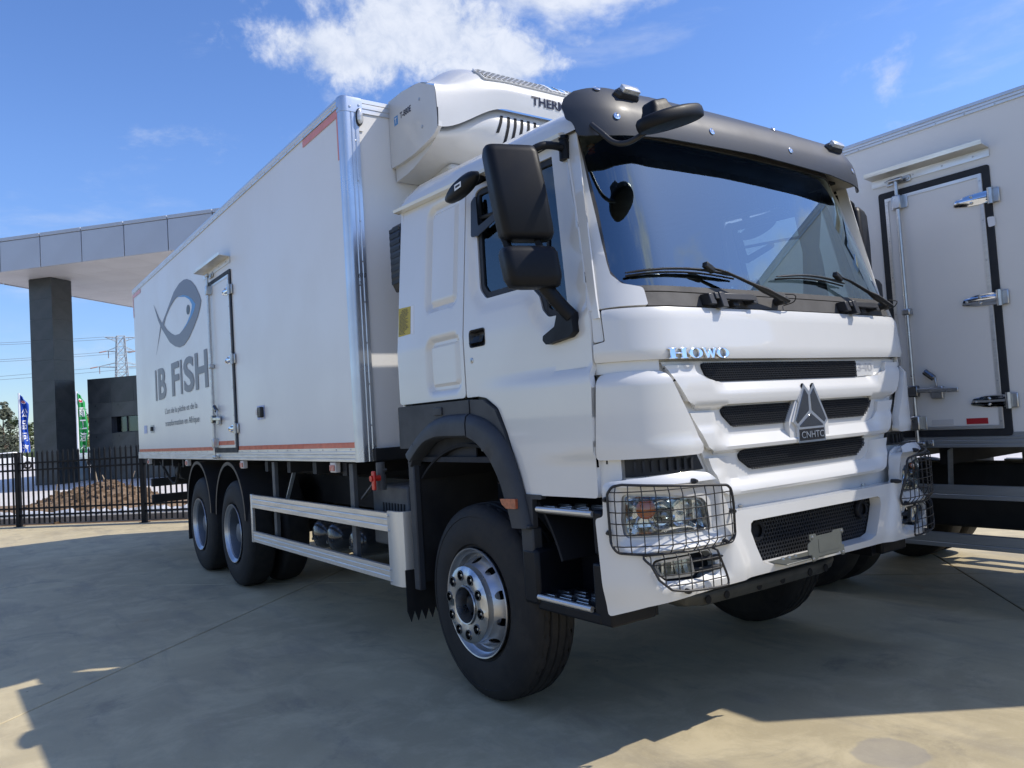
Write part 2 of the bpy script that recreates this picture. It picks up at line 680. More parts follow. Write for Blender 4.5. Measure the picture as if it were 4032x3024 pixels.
def plan(s, W):
    """plan curve of the rounded front: s along the curve from the middle -> (u, dy, normal)"""
    a = abs(s)
    sg = 1 if s >= 0 else -1
    uc = W - A_
    if a <= uc:
        return sg * a, .015 * (a / uc) ** 2, Vector((0, -1, 0))
    if a <= uc + SL * math.pi / 2:
        ph = (a - uc) / SL
        n = Vector((sg * B_ * math.sin(ph), -A_ * math.cos(ph), 0)).normalized()
        return sg * (uc + A_ * math.sin(ph)), .015 + B_ * (1 - math.cos(ph)), n
    return sg * W, .015 + B_ + (a - uc - SL * math.pi / 2), Vector((sg, 0, 0))


def front(W, Y, off):
    def F(s, z):
        w = W(z) if callable(W) else W
        u, d, n = plan(s, w)
        y = Y(z) if callable(Y) else Y
        o = off(s, z) if callable(off) else off
        return Vector((XC + u, y + d, z)) + n * o
    return F


def hood_f(off=0.0):
    return front(1.21, lambda z: 2.405 + max(0, z - 1.74) * .102, off)


def bump_f(off=0.0):
    return front(1.25, 2.37, off)


def w_top(z):
    return 1.21 - .08 * max(0, z - 2) / .85


def ws_f(off=0.0):
    return front(w_top, lambda z: 2.465 + (z - 2.06) * .30, off)


def side_f(sg, off=0.0):
    def F(y, z):
        o = off(y, z) if callable(off) else off
        return Vector((XC + sg * (w_top(z) + .001 + o), y, z))
    return F


def mir(poly):
    return [(-a, b) for a, b in poly]


def sym(half):
    """closed outline from its right half, listed from bottom middle to top middle"""
    return half + [(-a, b) for a, b in reversed(half) if abs(a) > 1e-6]


def sd_rrect(x, y, x0, x1, y0, y1, r):
    cx, cy = (x0 + x1) / 2, (y0 + y1) / 2
    qx = abs(x - cx) - (x1 - x0) / 2 + r
    qy = abs(y - cy) - (y1 - y0) / 2 + r
    return math.hypot(max(qx, 0), max(qy, 0)) + min(max(qx, qy), 0) - r


def emboss(y, z):
    o = 0
    for y0, y1, z0, z1 in ((3.80, 4.175, 2.19, 2.855), (3.765, 4.16, 1.70, 2.04)):
        d = -sd_rrect(y, z, y0, y1, z0, z1, .07)
        o += -.026 * smooth(d, 0, .032) + .016 * smooth(d, .045, .062)
    return o


# ---- cab shell: side walls, rear wall, roof
for sg in (-1, 1):
    o = panel('side_wall', rect(3.733, 4.53, 1.662, 2.925, .03), side_f(sg, emboss), 'white_paint', TRUCK, thick=.02, grid=.0165,
              out=(sg, 0, 0), bevel=0)
mb = MB().box(XC - 1.195, XC + 1.195, 4.50, 4.53, 1.40, 2.0)
mb.build('rear_wall', 'white_paint', TRUCK, bevel=.01)
V, F_ = panel_mesh(round_poly([(-1.19, 2.0), (1.19, 2.0), (1.125, 2.95), (-1.125, 2.95)], .03), [], lambda u, z: (XC + u, 4.53, z), .03, .3, (0, 1, 0))
mesh_obj('rear_wall', V, F_, 'white_paint', TRUCK)


def gutter_z(y):
    return lerp(2.865, 2.935, (y - 2.8) / 1.73)


def roof_ring(y, drop=0.0, inset=0.0):
    zg = gutter_z(y)
    k = smooth(y, 2.7, 3.3)
    pts = []
    for u, dz in ((-1.138, 0), (-1.136, .035), (-1.115, .085), (-1.06, .135 + .01 * k), (-.93, .170 + .01 * k), (-.6, .19), (0, .20)):
        pts.append((u * (1 - inset), zg + dz * (1 - drop)))
    pts = pts + [(-u, z) for u, z in reversed(pts[:-1])]
    return [(XC + u, y, z) for u, z in pts]


rings = [roof_ring(2.70, .55), roof_ring(2.735, .28), roof_ring(2.80, .10), roof_ring(2.9, .0), roof_ring(3.3), roof_ring(3.8), roof_ring(4.2),
         roof_ring(4.38, .02), roof_ring(4.47, .12), roof_ring(4.525, .35), roof_ring(4.545, .8)]
MB().rings(rings, closed_u=False).build('roof', 'white_paint', TRUCK, ang=50)
for sg in (-1, 1):
    mb = MB()
    ys = [2.83, 3.2, 3.6, 4.0, 4.3, 4.5, 4.56]
    pr = [(1.128, -.022), (1.168, -.016), (1.172, .002), (1.150, .010), (1.132, .012)]
    mb.rings([[(XC + sg * u, y, gutter_z(y) + z) for u, z in pr] for y in ys], closed_u=True, caps=True)
    mb.build('rain_gutter', 'white_paint', TRUCK, ang=50)
# headliner, floor, inner skins
MB().box(XC - 1.10, XC + 1.10, 2.82, 4.49, 2.90, 2.915).build('headliner', 'interior_dark', TRUCK)
MB().box(XC - 1.19, XC + 1.19, 2.62, 4.49, 1.30, 1.33).build('cab_floor', 'interior_dark', TRUCK)
MB().box(XC - 1.10, XC + 1.10, 4.46, 4.495, 1.33, 2.90).build('rear_trim', 'interior_dark', TRUCK)
for sg in (-1, 1):
    panel('side_trim', rect(3.74, 4.46, 1.33, 2.90), side_f(sg, -.06), 'interior_dark', TRUCK, thick=.01, grid=.2, out=(-sg, 0, 0))

# ---- doors with their windows
WIN = [(3.660, 2.826), (3.252, 2.810), (2.915, 2.800), (2.884, 2.770), (2.756, 2.247), (2.722, 2.046), (2.770, 2.004), (2.963, 2.006),
       (3.011, 2.047), (3.039, 2.120), (3.117, 2.184), (3.519, 2.187), (3.581, 2.249)]
WIN_R = [.05, .03, .05, .05, .1, .06, .06, .05, .04, .05, .05, .07, .07]
WINP = round_poly(WIN, WIN_R, 4)
DOOR = [(3.724, 2.850), (2.838, 2.850), (2.732, 2.37), (2.650, 1.949), (2.650, 1.72), (2.636, 1.646), (2.665, 1.150), (3.196, 1.146),
        (3.253, 1.272), (3.337, 1.462), (3.412, 1.590), (3.524, 1.650), (3.60, 1.662), (3.720, 1.662)]
DOORP = round_poly(DOOR, [.03, .01, .2, .05, .02, .02, .02, .015, .2, .2, .08, .08, .05, .01], 3)


def poly_d(p, poly):
    best = 9
    q = Vector(p)
    for i in range(len(poly)):
        a, b = Vector(poly[i - 1]), Vector(poly[i])
        ab = b - a
        t = max(0, min(1, (q - a).dot(ab) / max(ab.length_squared, 1e-9)))
        best = min(best, (q - a - ab * t).length)
    return best


def shrink(poly, d):
    """moves an outline inwards by d (negative: outwards)"""
    k = len(poly)
    area = sum(poly[i - 1][0] * poly[i][1] - poly[i][0] * poly[i - 1][1] for i in range(k))
    sg = 1 if area > 0 else -1
    out = []
    for i in range(k):
        a, b, c = Vector(poly[i - 1]), Vector(poly[i]), Vector(poly[(i + 1) % k])
        e1, e2 = (b - a), (c - b)
        if e1.length < 1e-7 or e2.length < 1e-7:
            out.append(tuple(b))
            continue
        n1 = Vector((-e1.y, e1.x)).normalized() * sg
        n2 = Vector((-e2.y, e2.x)).normalized() * sg
        n = (n1 + n2)
        if n.length < 1e-6:
            out.append(tuple(b))
            continue
        n.normalize()
        out.append(tuple(b + n * d / max(.35, n.dot(n1))))
    return out


def door_off(y, z):
    o = .030 * smooth(z, 1.742, 1.700) * smooth(y, 3.66, 2.72)
    o -= .022 * smooth(z, lerp(1.36, 1.32, smooth(y, 2.66, 3.1)), 1.31) * smooth(y, 3.16, 2.72)
    # swage round the window
    d = poly_d((y, z), WINP)
    o -= .014 * (1 - smooth(d, .035, .075))
    return o


HANDLE = rect(3.505, 3.660, 1.932, 2.030, .022)
for sg in (-1, 1):
    door = panel('door', DOORP, side_f(sg, door_off), 'white_paint', TRUCK, holes=[WINP, HANDLE], thick=.03, grid=.027, out=(sg, 0, 0), bevel=.003)
    fr = shrink(WINP, .034)
    panel('window_frame', shrink(WINP, .002), side_f(sg, -.022), 'gasket', door, holes=[fr], thick=.02, grid=.06, out=(sg, 0, 0), bevel=.004)
    panel('window_pane', shrink(WINP, .030), side_f(sg, -.032), 'door_glass', door, thick=0, grid=.1, out=(sg, 0, 0))
    # wind deflector strip along the rear top of the window
    panel('rain_shield', round_poly([(3.664, 2.76), (3.655, 2.555), (3.58, 2.548), (3.35, 2.615), (3.35, 2.655), (3.585, 2.60), (3.615, 2.79)], .02),
          side_f(sg, .006), 'satin_black', door, thick=.006, grid=.08, out=(sg, 0, 0))
    # divider bar of the quarter light, seen through the cab
    dv = [side_f(sg, -.03)(y, z) for y, z in ((2.98, 2.02), (2.985, 2.3), (3.0, 2.52), (3.05, 2.60), (3.14, 2.63), (3.62, 2.66))]
    MB().tube(spline(dv, 4), .011, 6).build('window_divider', 'gasket', door)
    # handle: recessed cup with a lift flap
    hb = panel('door_handle', HANDLE, side_f(sg, lambda y, z: -.04 * smooth(-sd_rrect(y, z, 3.505, 3.66, 1.932, 2.03, .022), .004, .02) + .004),
               'satin_black', door, thick=.01, grid=.008, out=(sg, 0, 0))
    hp = panel('flap', rect(3.517, 3.650, 1.955, 1.988, .006), side_f(sg, lambda y, z: .0 + .012 * smooth(z, 1.988, 1.955)), 'black_plastic', hb, thick=.012, grid=.02,
               out=(sg, 0, 0), bevel=.002)
    c = side_f(sg, door_off)(3.649, 1.863)
    lk = MB().lathe([(0, 0), (.004, .0), (.004, .011), (.002, .015), (-.003, .017)], c, 'X', 20, sg)
    lk = lk.build('door_lock', 'steel', door)
    MB().box(c.x + sg * .0035 - .002, c.x + sg * .0035 + .002, c.y - .002, c.y + .002, c.z - .007, c.z + .007).build('keyhole', 'ink', lk)
    panel('door_trim', [(3.70, 1.36), (3.70, 2.17), (3.1, 2.17), (3.0, 1.98), (2.70, 1.98), (2.70, 1.36)], side_f(sg, -.07), 'interior_grey', door, thick=.01, grid=.3,
          out=(-sg, 0, 0))

# warning labels behind the door
lab = panel('warning_label', [(4.528, 2.285), (4.364, 2.277), (4.356, 2.101), (4.520, 2.100)], side_f(-1, .0015), 'label_yellow', TRUCK, thick=.001, grid=.1, out=(-1, 0, 0))
panel('inspection_label', [(4.361, 2.277), (4.322, 2.277), (4.312, 2.097), (4.353, 2.100)], side_f(-1, .0015), 'label_white', TRUCK, thick=.001, grid=.1, out=(-1, 0, 0))
mb = MB()
rnd = random.Random(3)
z = 2.268
while z > 2.112:
    w = rnd.uniform(.06, .135)
    off = (.15 - w) / 2 if z > 2.24 else .008
    y0 = 4.516 - off
    for k in range(3):
        ww = w * rnd.uniform(.25, .33)
        p = [side_f(-1, .003)(a, b) for a, b in ((y0, z), (y0 - ww, z), (y0 - ww, z - .0035), (y0, z - .0035))]
        mb.add(p, [(0, 1, 2, 3)])
        y0 -= ww + .004
    z -= .0085
mb.build('printed_line', 'ink', lab, smooth=False)

# ---- A pillars, windscreen, cowl
PIL = [(.994, 1.997), (.990, 2.082), (1.077, 2.103), (1.113, 2.150), (1.113, 2.20), (1.107, 2.298), (1.096, 2.427), (1.086, 2.56), (1.068, 2.743), (1.056, 2.90),
       (1.128, 2.90), (1.145, 2.72), (1.206, 2.33), (1.268, 1.975), (1.262, 1.989), (1.12, 1.996)]
for sg in (-1, 1):
    P = PIL if sg > 0 else mir(PIL)
    panel('windscreen_pillar', round_poly(P, [.012, .02] + [.02] * 7 + [0] * 7, 3), ws_f(.010), 'white_paint', TRUCK, thick=.035, grid=.035, out=(sg, -1, 0), bevel=.006)
for sg in (-1, 1):
    panel('pillar_jamb', [(2.60, 1.95), (2.80, 1.95), (2.96, 2.86), (2.76, 2.86)], side_f(sg, -.012), 'white_paint', TRUCK, thick=.006, grid=.1, out=(sg, 0, 0))
GL = [(0, 2.096), (1.041, 2.092), (1.085, 2.122), (1.107, 2.168), (1.103, 2.23), (1.091, 2.327), (1.073, 2.487), (1.062, 2.694), (1.052, 2.872), (1.03, 2.89), (0, 2.898)]
GLP = sym(GL)
OUTG = sym([(0, 2.066), (1.00, 2.066), (1.09, 2.09), (1.125, 2.15), (1.118, 2.24), (1.10, 2.48), (1.08, 2.70), (1.066, 2.93), (0, 2.945)])
panel('windscreen_frame', OUTG, ws_f(-.004), 'cowl_grey', TRUCK, holes=[GLP], thick=.02, grid=.07, out=(0, -1, 0), bevel=.004)
panel('windscreen', shrink(GLP, -.004), ws_f(-.010), 'windscreen_glass', TRUCK, thick=0, grid=.09, out=(0, -1, 0))
cowl = panel('cowl_panel', rect(-.992, .992, 1.996, 2.061, .006), ws_f(-.003), 'cowl_grey', TRUCK, thick=.02, grid=.1, out=(0, -1, 0), bevel=.004)
panel('roof_header', rect(-1.13, 1.13, 2.935, 2.99), ws_f(-.006), 'white_paint', TRUCK, thick=.02, grid=.1, out=(0, -1, 0))
# wiper motor covers / step brackets on the cowl
for s0 in (-.515, .585):
    b = MB()
    for a, c, z0, z1, d0, d1 in ((-.16, -.12, 2.0, 2.055, .0, .055), (-.125, .16, 2.026, 2.058, .030, .062), (-.10, -.06, 1.985, 2.062, .02, .068), (.14, .175, 2.012, 2.055, .0, .06), (.02, .06, 2.0, 2.03, 0, .035)):
        p = []
        for zz in (z0, z1):
            for dd in (d0, d1):
                for ss in (s0 + a, s0 + c):
                    p.append(ws_f(dd)(ss, zz))
        b.add(p, [(0, 1, 3, 2), (4, 6, 7, 5), (0, 4, 5, 1), (2, 3, 7, 6), (0, 2, 6, 4), (1, 5, 7, 3)])
    b.build('step_bracket', 'satin_black', cowl, bevel=.004)
# wipers
for piv, elbow, tip0, tip1 in (((-.115, 2.040), (-.60, 2.190), (-1.05, 2.150), (-.395, 2.160)), ((.885, 2.052), (.470, 2.205), (-.06, 2.176), (.56, 2.172))):
    W = ws_f(.055)
    wp = MB()
    pts = [ws_f(.05)(piv[0] + .02, piv[1] - .006), ws_f(.062)(lerp(piv[0], elbow[0], .30), lerp(piv[1], elbow[1], .30)), ws_f(.06)(lerp(piv[0], elbow[0], .42), lerp(piv[1], elbow[1], .44)),
           ws_f(.055)(lerp(piv[0], elbow[0], .8), lerp(piv[1], elbow[1], .85)), ws_f(.045)(*elbow)]
    wp.tube(pts, [.022, .024, .013, .010, .008], 8, flat=.6)
    wiper = wp.build('wiper', 'satin_black', TRUCK, ang=50)
    p = MB().cyl(ws_f(-.005)(*piv), ws_f(.06)(*piv), .022, 14).build('pivot', 'satin_black', wiper, bevel=.004)
    bl = MB()
    pts = []
    for i in range(13):
        t = i / 12
        s, z = lerp(tip0[0], tip1[0], t), lerp(tip0[1], tip1[1], t)
        pts.append(ws_f(.018 + .010 * math.sin(t * math.pi))(s, z + .022 * math.sin(math.pi * t)))
    bl.tube(pts, [.006] + [.011] * 11 + [.006], 8, flat=.55)
    bl.build('blade', 'satin_black', wiper, ang=50)
    bl = MB()
    pts = [ws_f(.004)(lerp(tip0[0], tip1[0], i / 8), lerp(tip0[1], tip1[1], i / 8) + .022 * math.sin(math.pi * i / 8) - .012) for i in range(9)]
    bl.tube(pts, .005, 6)
    bl.build('rubber_edge', 'rubber', wiper)
    a, b = ws_f(.05)(elbow[0] - .03, elbow[1] + .012), ws_f(.035)(elbow[0] + .035, elbow[1] - .018)
    MB().beam(a, b, .03, .028, (0, 0, 1)).build('clip', 'satin_black', wiper, bevel=.005)
    q0, q1 = ws_f(.06)(piv[0] + .01, piv[1] + .03), ws_f(.0)(piv[0] + .05, piv[1] - .02)
    MB().tube(spline([q0, ws_f(.085)(piv[0] + .05, piv[1] + .022), ws_f(.05)(piv[0] + .075, piv[1] - .006), q1], 5), .003, 5).build('washer_hose', 'rubber', wiper)

# ---- bonnet panel and corner trims
HOODP = sym([(0, 1.745), (1.283, 1.750), (1.275, 1.832), (1.214, 1.842), (1.214, 1.986), (0, 1.988)])


def hood_off(s, z):
    return .012 * smooth(z, 1.742, 1.78) + .003 - .014 * smooth(z, 1.965, 1.992)


hood = panel('front_panel', round_poly(HOODP, .008, 3), hood_f(hood_off), 'white_paint', TRUCK, thick=.03, grid=.028, out=(0, -1, 0), bevel=.004)
for sg in (-1, 1):
    q = [(1.222, 1.845), (1.278, 1.842), (1.268, 1.986), (1.222, 1.986)]
    panel('corner_trim', round_poly([(sg * a, b) for a, b in q], .012, 3), hood_f(.004), 'white_paint', TRUCK, thick=.02, grid=.03, out=(0, -1, 0), bevel=.004)
# body behind the grille
panel('front_wall', sym([(0, 1.0), (1.345, 1.0), (1.325, 1.75), (0, 1.75)]), hood_f(-.045), 'white_paint', TRUCK, thick=.01, grid=.07, out=(0, -1, 0))
for sg in (-1, 1):
    q = [(.985, 1.70), (1.31, 1.698), (1.295, 1.75), (.985, 1.752)]
    panel('band_panel', [(sg * a, b) for a, b in q], hood_f(-.012), 'white_paint', TRUCK, thick=.02, grid=.05, out=(0, -1, 0), bevel=.003)
    q = [(.762, 1.246), (1.178, 1.236), (1.178, 1.318), (.80, 1.318)]
    panel('side_vent', [(sg * a, b) for a, b in q], hood_f(-.032), 'mesh_black', TRUCK, thick=.01, grid=.05, out=(0, -1, 0))
    for k in range(8):
        s = .84 + k * .04
        MB().add([hood_f(.0 - .03)(sg * (s + a), z) for a, z in ((0, 1.255), (.012, 1.255), (.012, 1.305), (0, 1.305))] + [hood_f(-.018)(sg * (s + a), z) for a, z in ((0, 1.255), (.012, 1.255), (.012, 1.305), (0, 1.305))],
                 [(4, 5, 6, 7), (0, 4, 7, 3), (1, 2, 6, 5), (3, 7, 6, 2), (0, 1, 5, 4)]).build('vent_slat', 'gasket', TRUCK, smooth=False)
    q = [(1.272, 1.697), (1.125, 1.703), (.985, 1.698), (.962, 1.684), (.907, 1.553), (.806, 1.320), (1.302, 1.318)]
    panel('corner_deflector', round_poly([(sg * a, b) for a, b in q], [.03, .1, .02, .02, .1, .03, .02], 3),
          hood_f(lambda s, z: .026 - .03 * smooth(z, 1.655, 1.705) + .010 * smooth(abs(s), 1.12, .9) * smooth(z, 1.40, 1.36) - .006 * smooth(z, 1.37, 1.32)),
          'white_paint', TRUCK, thick=.04, grid=.022, out=(0, -1, 0), bevel=.004)
    q = [(1.19, 1.232), (1.345, 1.150), (1.330, 1.312), (1.19, 1.322)]
    panel('corner_post', [(sg * a, b) for a, b in q], hood_f(-.006), 'white_paint', TRUCK, thick=.02, grid=.04, out=(sg, -1, 0), bevel=.004)


# ---- grille: shell with three mesh slots and three bars
def hexmesh(name, outline, F, m, parent, pitch, w, depth=.004):
    """honeycomb net: hexagon rings clipped to the outline by their centres"""
    mb = MB()
    x0, x1 = min(p[0] for p in outline), max(p[0] for p in outline)
    y0, y1 = min(p[1] for p in outline), max(p[1] for p in outline)
    ro = pitch / math.sqrt(3)
    j = 0
    y = y0
    while y < y1 + pitch:
        x = x0 + (pitch / 2 if j % 2 else 0)
        while x < x1 + pitch:
            if inside((x, y), outline):
                v = []
                for r, d in ((ro, 0), (ro - w, 0), (ro - w, -depth)):
                    for k in range(6):
                        t = math.pi / 6 + k * math.pi / 3
                        a, b = x + r * math.cos(t), y + r * math.sin(t)
                        v.append(F(d)(a, b))
                f = []
                for k in range(6):
                    n = (k + 1) % 6
                    f += [(k, n, n + 6, k + 6), (k + 6, n + 6, n + 12, k + 12)]
                mb.add(v, f)
            x += pitch
        y += ro * 1.5
        j += 1
    return mb.build(name, m, parent, smooth=False)


GR = sym([(0, 1.112), (.645, 1.112), (.690, 1.135), (.757, 1.295), (.853, 1.50), (.968, 1.738), (0, 1.740)])
grille = panel('grille', GR, hood_f(-.030), 'white_paint', TRUCK, thick=.012, grid=.06, out=(0, -1, 0))
MS = ([(-.745, 1.728), (.510, 1.730), (.510, 1.640), (-.64, 1.638), (-.715, 1.672)],
      sym([(0, 1.430), (.56, 1.430), (.618, 1.480), (.634, 1.508), (.60, 1.524), (0, 1.524)]),
      sym([(0, 1.222), (.455, 1.222), (.52, 1.265), (.536, 1.292), (.50, 1.314), (0, 1.314)]))
for q in MS:
    q = round_poly(q, .015, 3)
    b = panel('mesh_backing', q, hood_f(-.028), 'mesh_back', grille, thick=.004, grid=.08, out=(0, -1, 0))
    hexmesh('mesh_net', q, lambda d: hood_f(-.018 + d), 'mesh_black', grille, .0125, .0018)
# the number plate panel at the right end of the top slot
panel('badge_panel', [(.516, 1.728), (.70, 1.728), (.69, 1.650), (.516, 1.642)], hood_f(-.020), 'white_paint', grille, thick=.01, grid=.06, out=(0, -1, 0), bevel=.002)
letters('lettering', '340', lambda p: hood_f(-.0185 + p.z)(.524 + p.x, 1.672 + p.y), 'grey_number', grille, fit=(.158, .045), bold=.02, size=1)


def bar_prof(zb, zt):
    def off(s, z):
        return interp(z, [zb - .01, zb, zb + .012, zt - .056, zt - .05, zt], [-.02, .006, .010, .014, .010, -.026])
    return off


BARS = ((1.533, 1.642, [(0, 1.533), (.605, 1.533), (.630, 1.515), (.792, 1.515), (.868, 1.556), (.962, 1.720), (.800, 1.720), (.788, 1.682), (.735, 1.655), (.665, 1.642), (0, 1.642)]),
        (1.321, 1.388, [(0, 1.321), (.505, 1.321), (.525, 1.308), (.70, 1.308), (.763, 1.344), (.848, 1.503), (.690, 1.500), (.676, 1.448), (.635, 1.408), (.575, 1.390), (0, 1.386)]),
        (1.112, 1.186, [(0, 1.110), (.60, 1.112), (.655, 1.117), (.688, 1.137), (.752, 1.292), (.590, 1.288), (.577, 1.236), (.545, 1.202), (.49, 1.187), (0, 1.184)]))
for zb, zt, q in BARS:
    prof = bar_prof(zb, zt)

    def off(s, z, prof=prof, zt=zt):
        a = abs(s)
        arm = smooth(a, .60, .72)
        flat = interp(z, [zt - .02, zt + .03, zt + .05], [.012, .006, -.006])
        return lerp(prof(s, z), min(flat, .012) if z > zt - .06 else prof(s, z), arm)
    panel('grille_bar', sym(q), hood_f(off), 'white_paint', grille, thick=.03, grid=.0145, out=(0, -1, 0), bevel=.003)

# maker's emblem
EM = hood_f
emb = panel('emblem_mount', round_poly([(-.165, 1.325), (.165, 1.325), (.165, 1.43), (.10, 1.535), (-.10, 1.535), (-.165, 1.43)], .02), EM(.003), 'white_paint', grille, thick=.03, grid=.05, out=(0, -1, 0), bevel=.006)
e0 = [(0, 1.574), (.043, 1.616), (.147, 1.426), (.115, 1.398), (.115, 1.318), (-.115, 1.318), (-.115, 1.398), (-.147, 1.426), (-.043, 1.616)]
emblem = panel('emblem', e0, EM(.016), 'chrome', TRUCK, thick=.013, grid=.05, out=(0, -1, 0), bevel=.004)
for q in ([(.010, 1.556), (.040, 1.590), (.128, 1.430), (.112, 1.414), (.012, 1.478)], [(-.010, 1.556), (-.040, 1.590), (-.128, 1.430), (-.112, 1.414), (-.012, 1.478)],
          [(0, 1.464), (.098, 1.404), (.098, 1.396), (-.098, 1.396), (-.098, 1.404)], [(-.105, 1.386), (.105, 1.386), (.105, 1.328), (-.105, 1.328)]):
    panel('facet', q, EM(.0175), 'dark_chrome' if len(q) > 4 else 'satin_black', emblem, thick=.003, grid=.08, out=(0, -1, 0), bevel=.001)
letters('lettering', 'CNHTC', lambda p: EM(.0205 + p.z)(-.094 + p.x, 1.340 + p.y), 'chrome', emblem, fit=(.188, .034), bold=.01, extrude=.0)


# raised chrome letters: H O W O with slab serifs
def slab(kind):
    if kind == 'H':
        return [(0, 0), (.42, 0), (.42, .14), (.34, .14), (.34, .43), (.66, .43), (.66, .14), (.58, .14), (.58, 0), (1, 0), (1, .14), (.92, .14), (.92, .86), (1, .86), (1, 1),
                (.58, 1), (.58, .86), (.66, .86), (.66, .57), (.34, .57), (.34, .86), (.42, .86), (.42, 1), (0, 1), (0, .86), (.08, .86), (.08, .14), (0, .14)], []
    if kind == 'O':
        return ellipse(.5, .5, .5, .5, 28), [ellipse(.5, .5, .22, .38, 24)]
    return [(.28, 0), (.40, 0), (.50, .38), (.60, 0), (.72, 0), (.93, .88), (1, .88), (1, 1), (.70, 1), (.70, .88), (.76, .88), (.67, .40), (.56, .88), (.44, .88), (.33, .40), (.24, .88),
            (.30, .88), (.30, 1), (0, 1), (0, .88), (.07, .88)], []


for ch, s0, w in (('H', -.955, .093), ('O', -.856, .088), ('W', -.772, .100), ('O', -.678, .086)):
    oq, hq = slab(ch)
    T = [(s0 + a * w, 1.747 + b * .050) for a, b in oq]
    panel('letter', T, hood_f(lambda s, z: .026), 'chrome', hood, holes=[[(s0 + a * w, 1.747 + b * .050) for a, b in h] for h in hq], thick=.012, grid=.03, out=(0, -1, 0), bevel=.0025)


# ---- bumper with lamp housings
def bump_off(s, z):
    a = abs(s)
    o = .022 * smooth(a, lerp(.56, .66, smooth(z, .75, 1.04)), lerp(.64, .73, smooth(z, .75, 1.04)))          # lamp housings stand proud
    o -= .02 * smooth(z, .80, .66)
    o -= .03 * smooth(z, 1.205, 1.255) * smooth(a, .6, .75)
    # fog lamp scoop
    o -= .034 * smooth(a, .70, .80) * smooth(a, 1.13, 1.06) * smooth(z, .755, .79) * smooth(z, .925, .90)
    # shallow dish round the headlamp
    d = -sd_rrect(a, z, .755, 1.255, .925, 1.212, .06)
    o -= .030 * smooth(d, 0, .045)
    return o


BP = [(0, .733), (.50, .731), (.80, .727), (.941, .721), (1.148, .690), (1.252, .665), (1.339, .643), (1.362, 1.068), (1.318, 1.078), (1.312, 1.226), (1.221, 1.232), (1.069, 1.243),
      (.904, 1.250), (.814, 1.236), (.768, 1.189), (.733, 1.103), (.705, 1.044), (.50, 1.042), (0, 1.040)]
BPP = sym(round_poly(BP, [0, .2, .2, .2, .2, .05, .02, .02, .02, .03, .1, .2, .1, .03, .05, .1, .03, 0, 0], 3))
OPEN = sym([(0, .764), (.43, .766), (.482, .785), (.520, .86), (.553, .94), (.548, .975), (.53, .987), (0, .988)])
LAMP = [(.806, .978), (1.215, .982), (1.232, 1.0), (1.238, 1.06), (1.230, 1.165), (1.205, 1.172), (1.036, 1.160), (.850, 1.126), (.822, 1.10)]
LAMPP = round_poly(LAMP, [.02, .02, .02, .05, .02, .02, .1, .03, .06], 3)
FOG = round_poly([(.788, .800), (.902, .782), (1.062, .789), (1.098, .82), (1.124, .873), (1.112, .886), (.927, .893), (.833, .893), (.796, .85)], [.03, .05, .03, .03, .02, .015, .05, .03, .03], 3)
bumper = panel('bumper', BPP, bump_f(bump_off), 'white_paint', TRUCK,
               holes=[OPEN, LAMPP, mir(LAMPP), FOG, mir(FOG)], thick=.062, grid=.0225, out=(0, -1, 0), bevel=.009)
panel('mesh_backing', OPEN, bump_f(-.085), 'mesh_back', bumper, thick=.004, grid=.15, out=(0, -1, 0))
hexmesh('mesh_net', [(a * 1.0, b) for a, b in OPEN], lambda d: bump_f(-.066 + d), 'mesh_black', bumper, .021, .0042)
for sg in (-1, 1):
    c = bump_f(-.058)(sg * .445, .925)
    MB().lathe([(-.012, .030), (-.014, .046), (-.006, .052), (.006, .053), (.02, .050), (.02, .030)], c, 'Y', 28, 1).build('tow_hole_ring', 'black_plastic', bumper)
    MB().lathe([(.004, 0), (.004, .047)], c, 'Y', 28, 1).build('tow_hole_cap', 'mesh_back', bumper)
    b = bump_f(-.075)(sg * .52, 1.044)
    MB().lathe([(0, 0), (.010, 0), (.010, .011), (0, .011)][::-1], b, 'Z', 6).build('shelf_bolt', 'steel', bumper, smooth=False)
MB().box(XC - .72, XC + .72, 2.40, 2.475, 1.018, 1.034).build('shelf', 'white_paint', bumper)
MB().box(XC - .62, XC + .62, 2.40, 2.50, .742, .756).build('lower_ledge', 'white_paint', bumper)

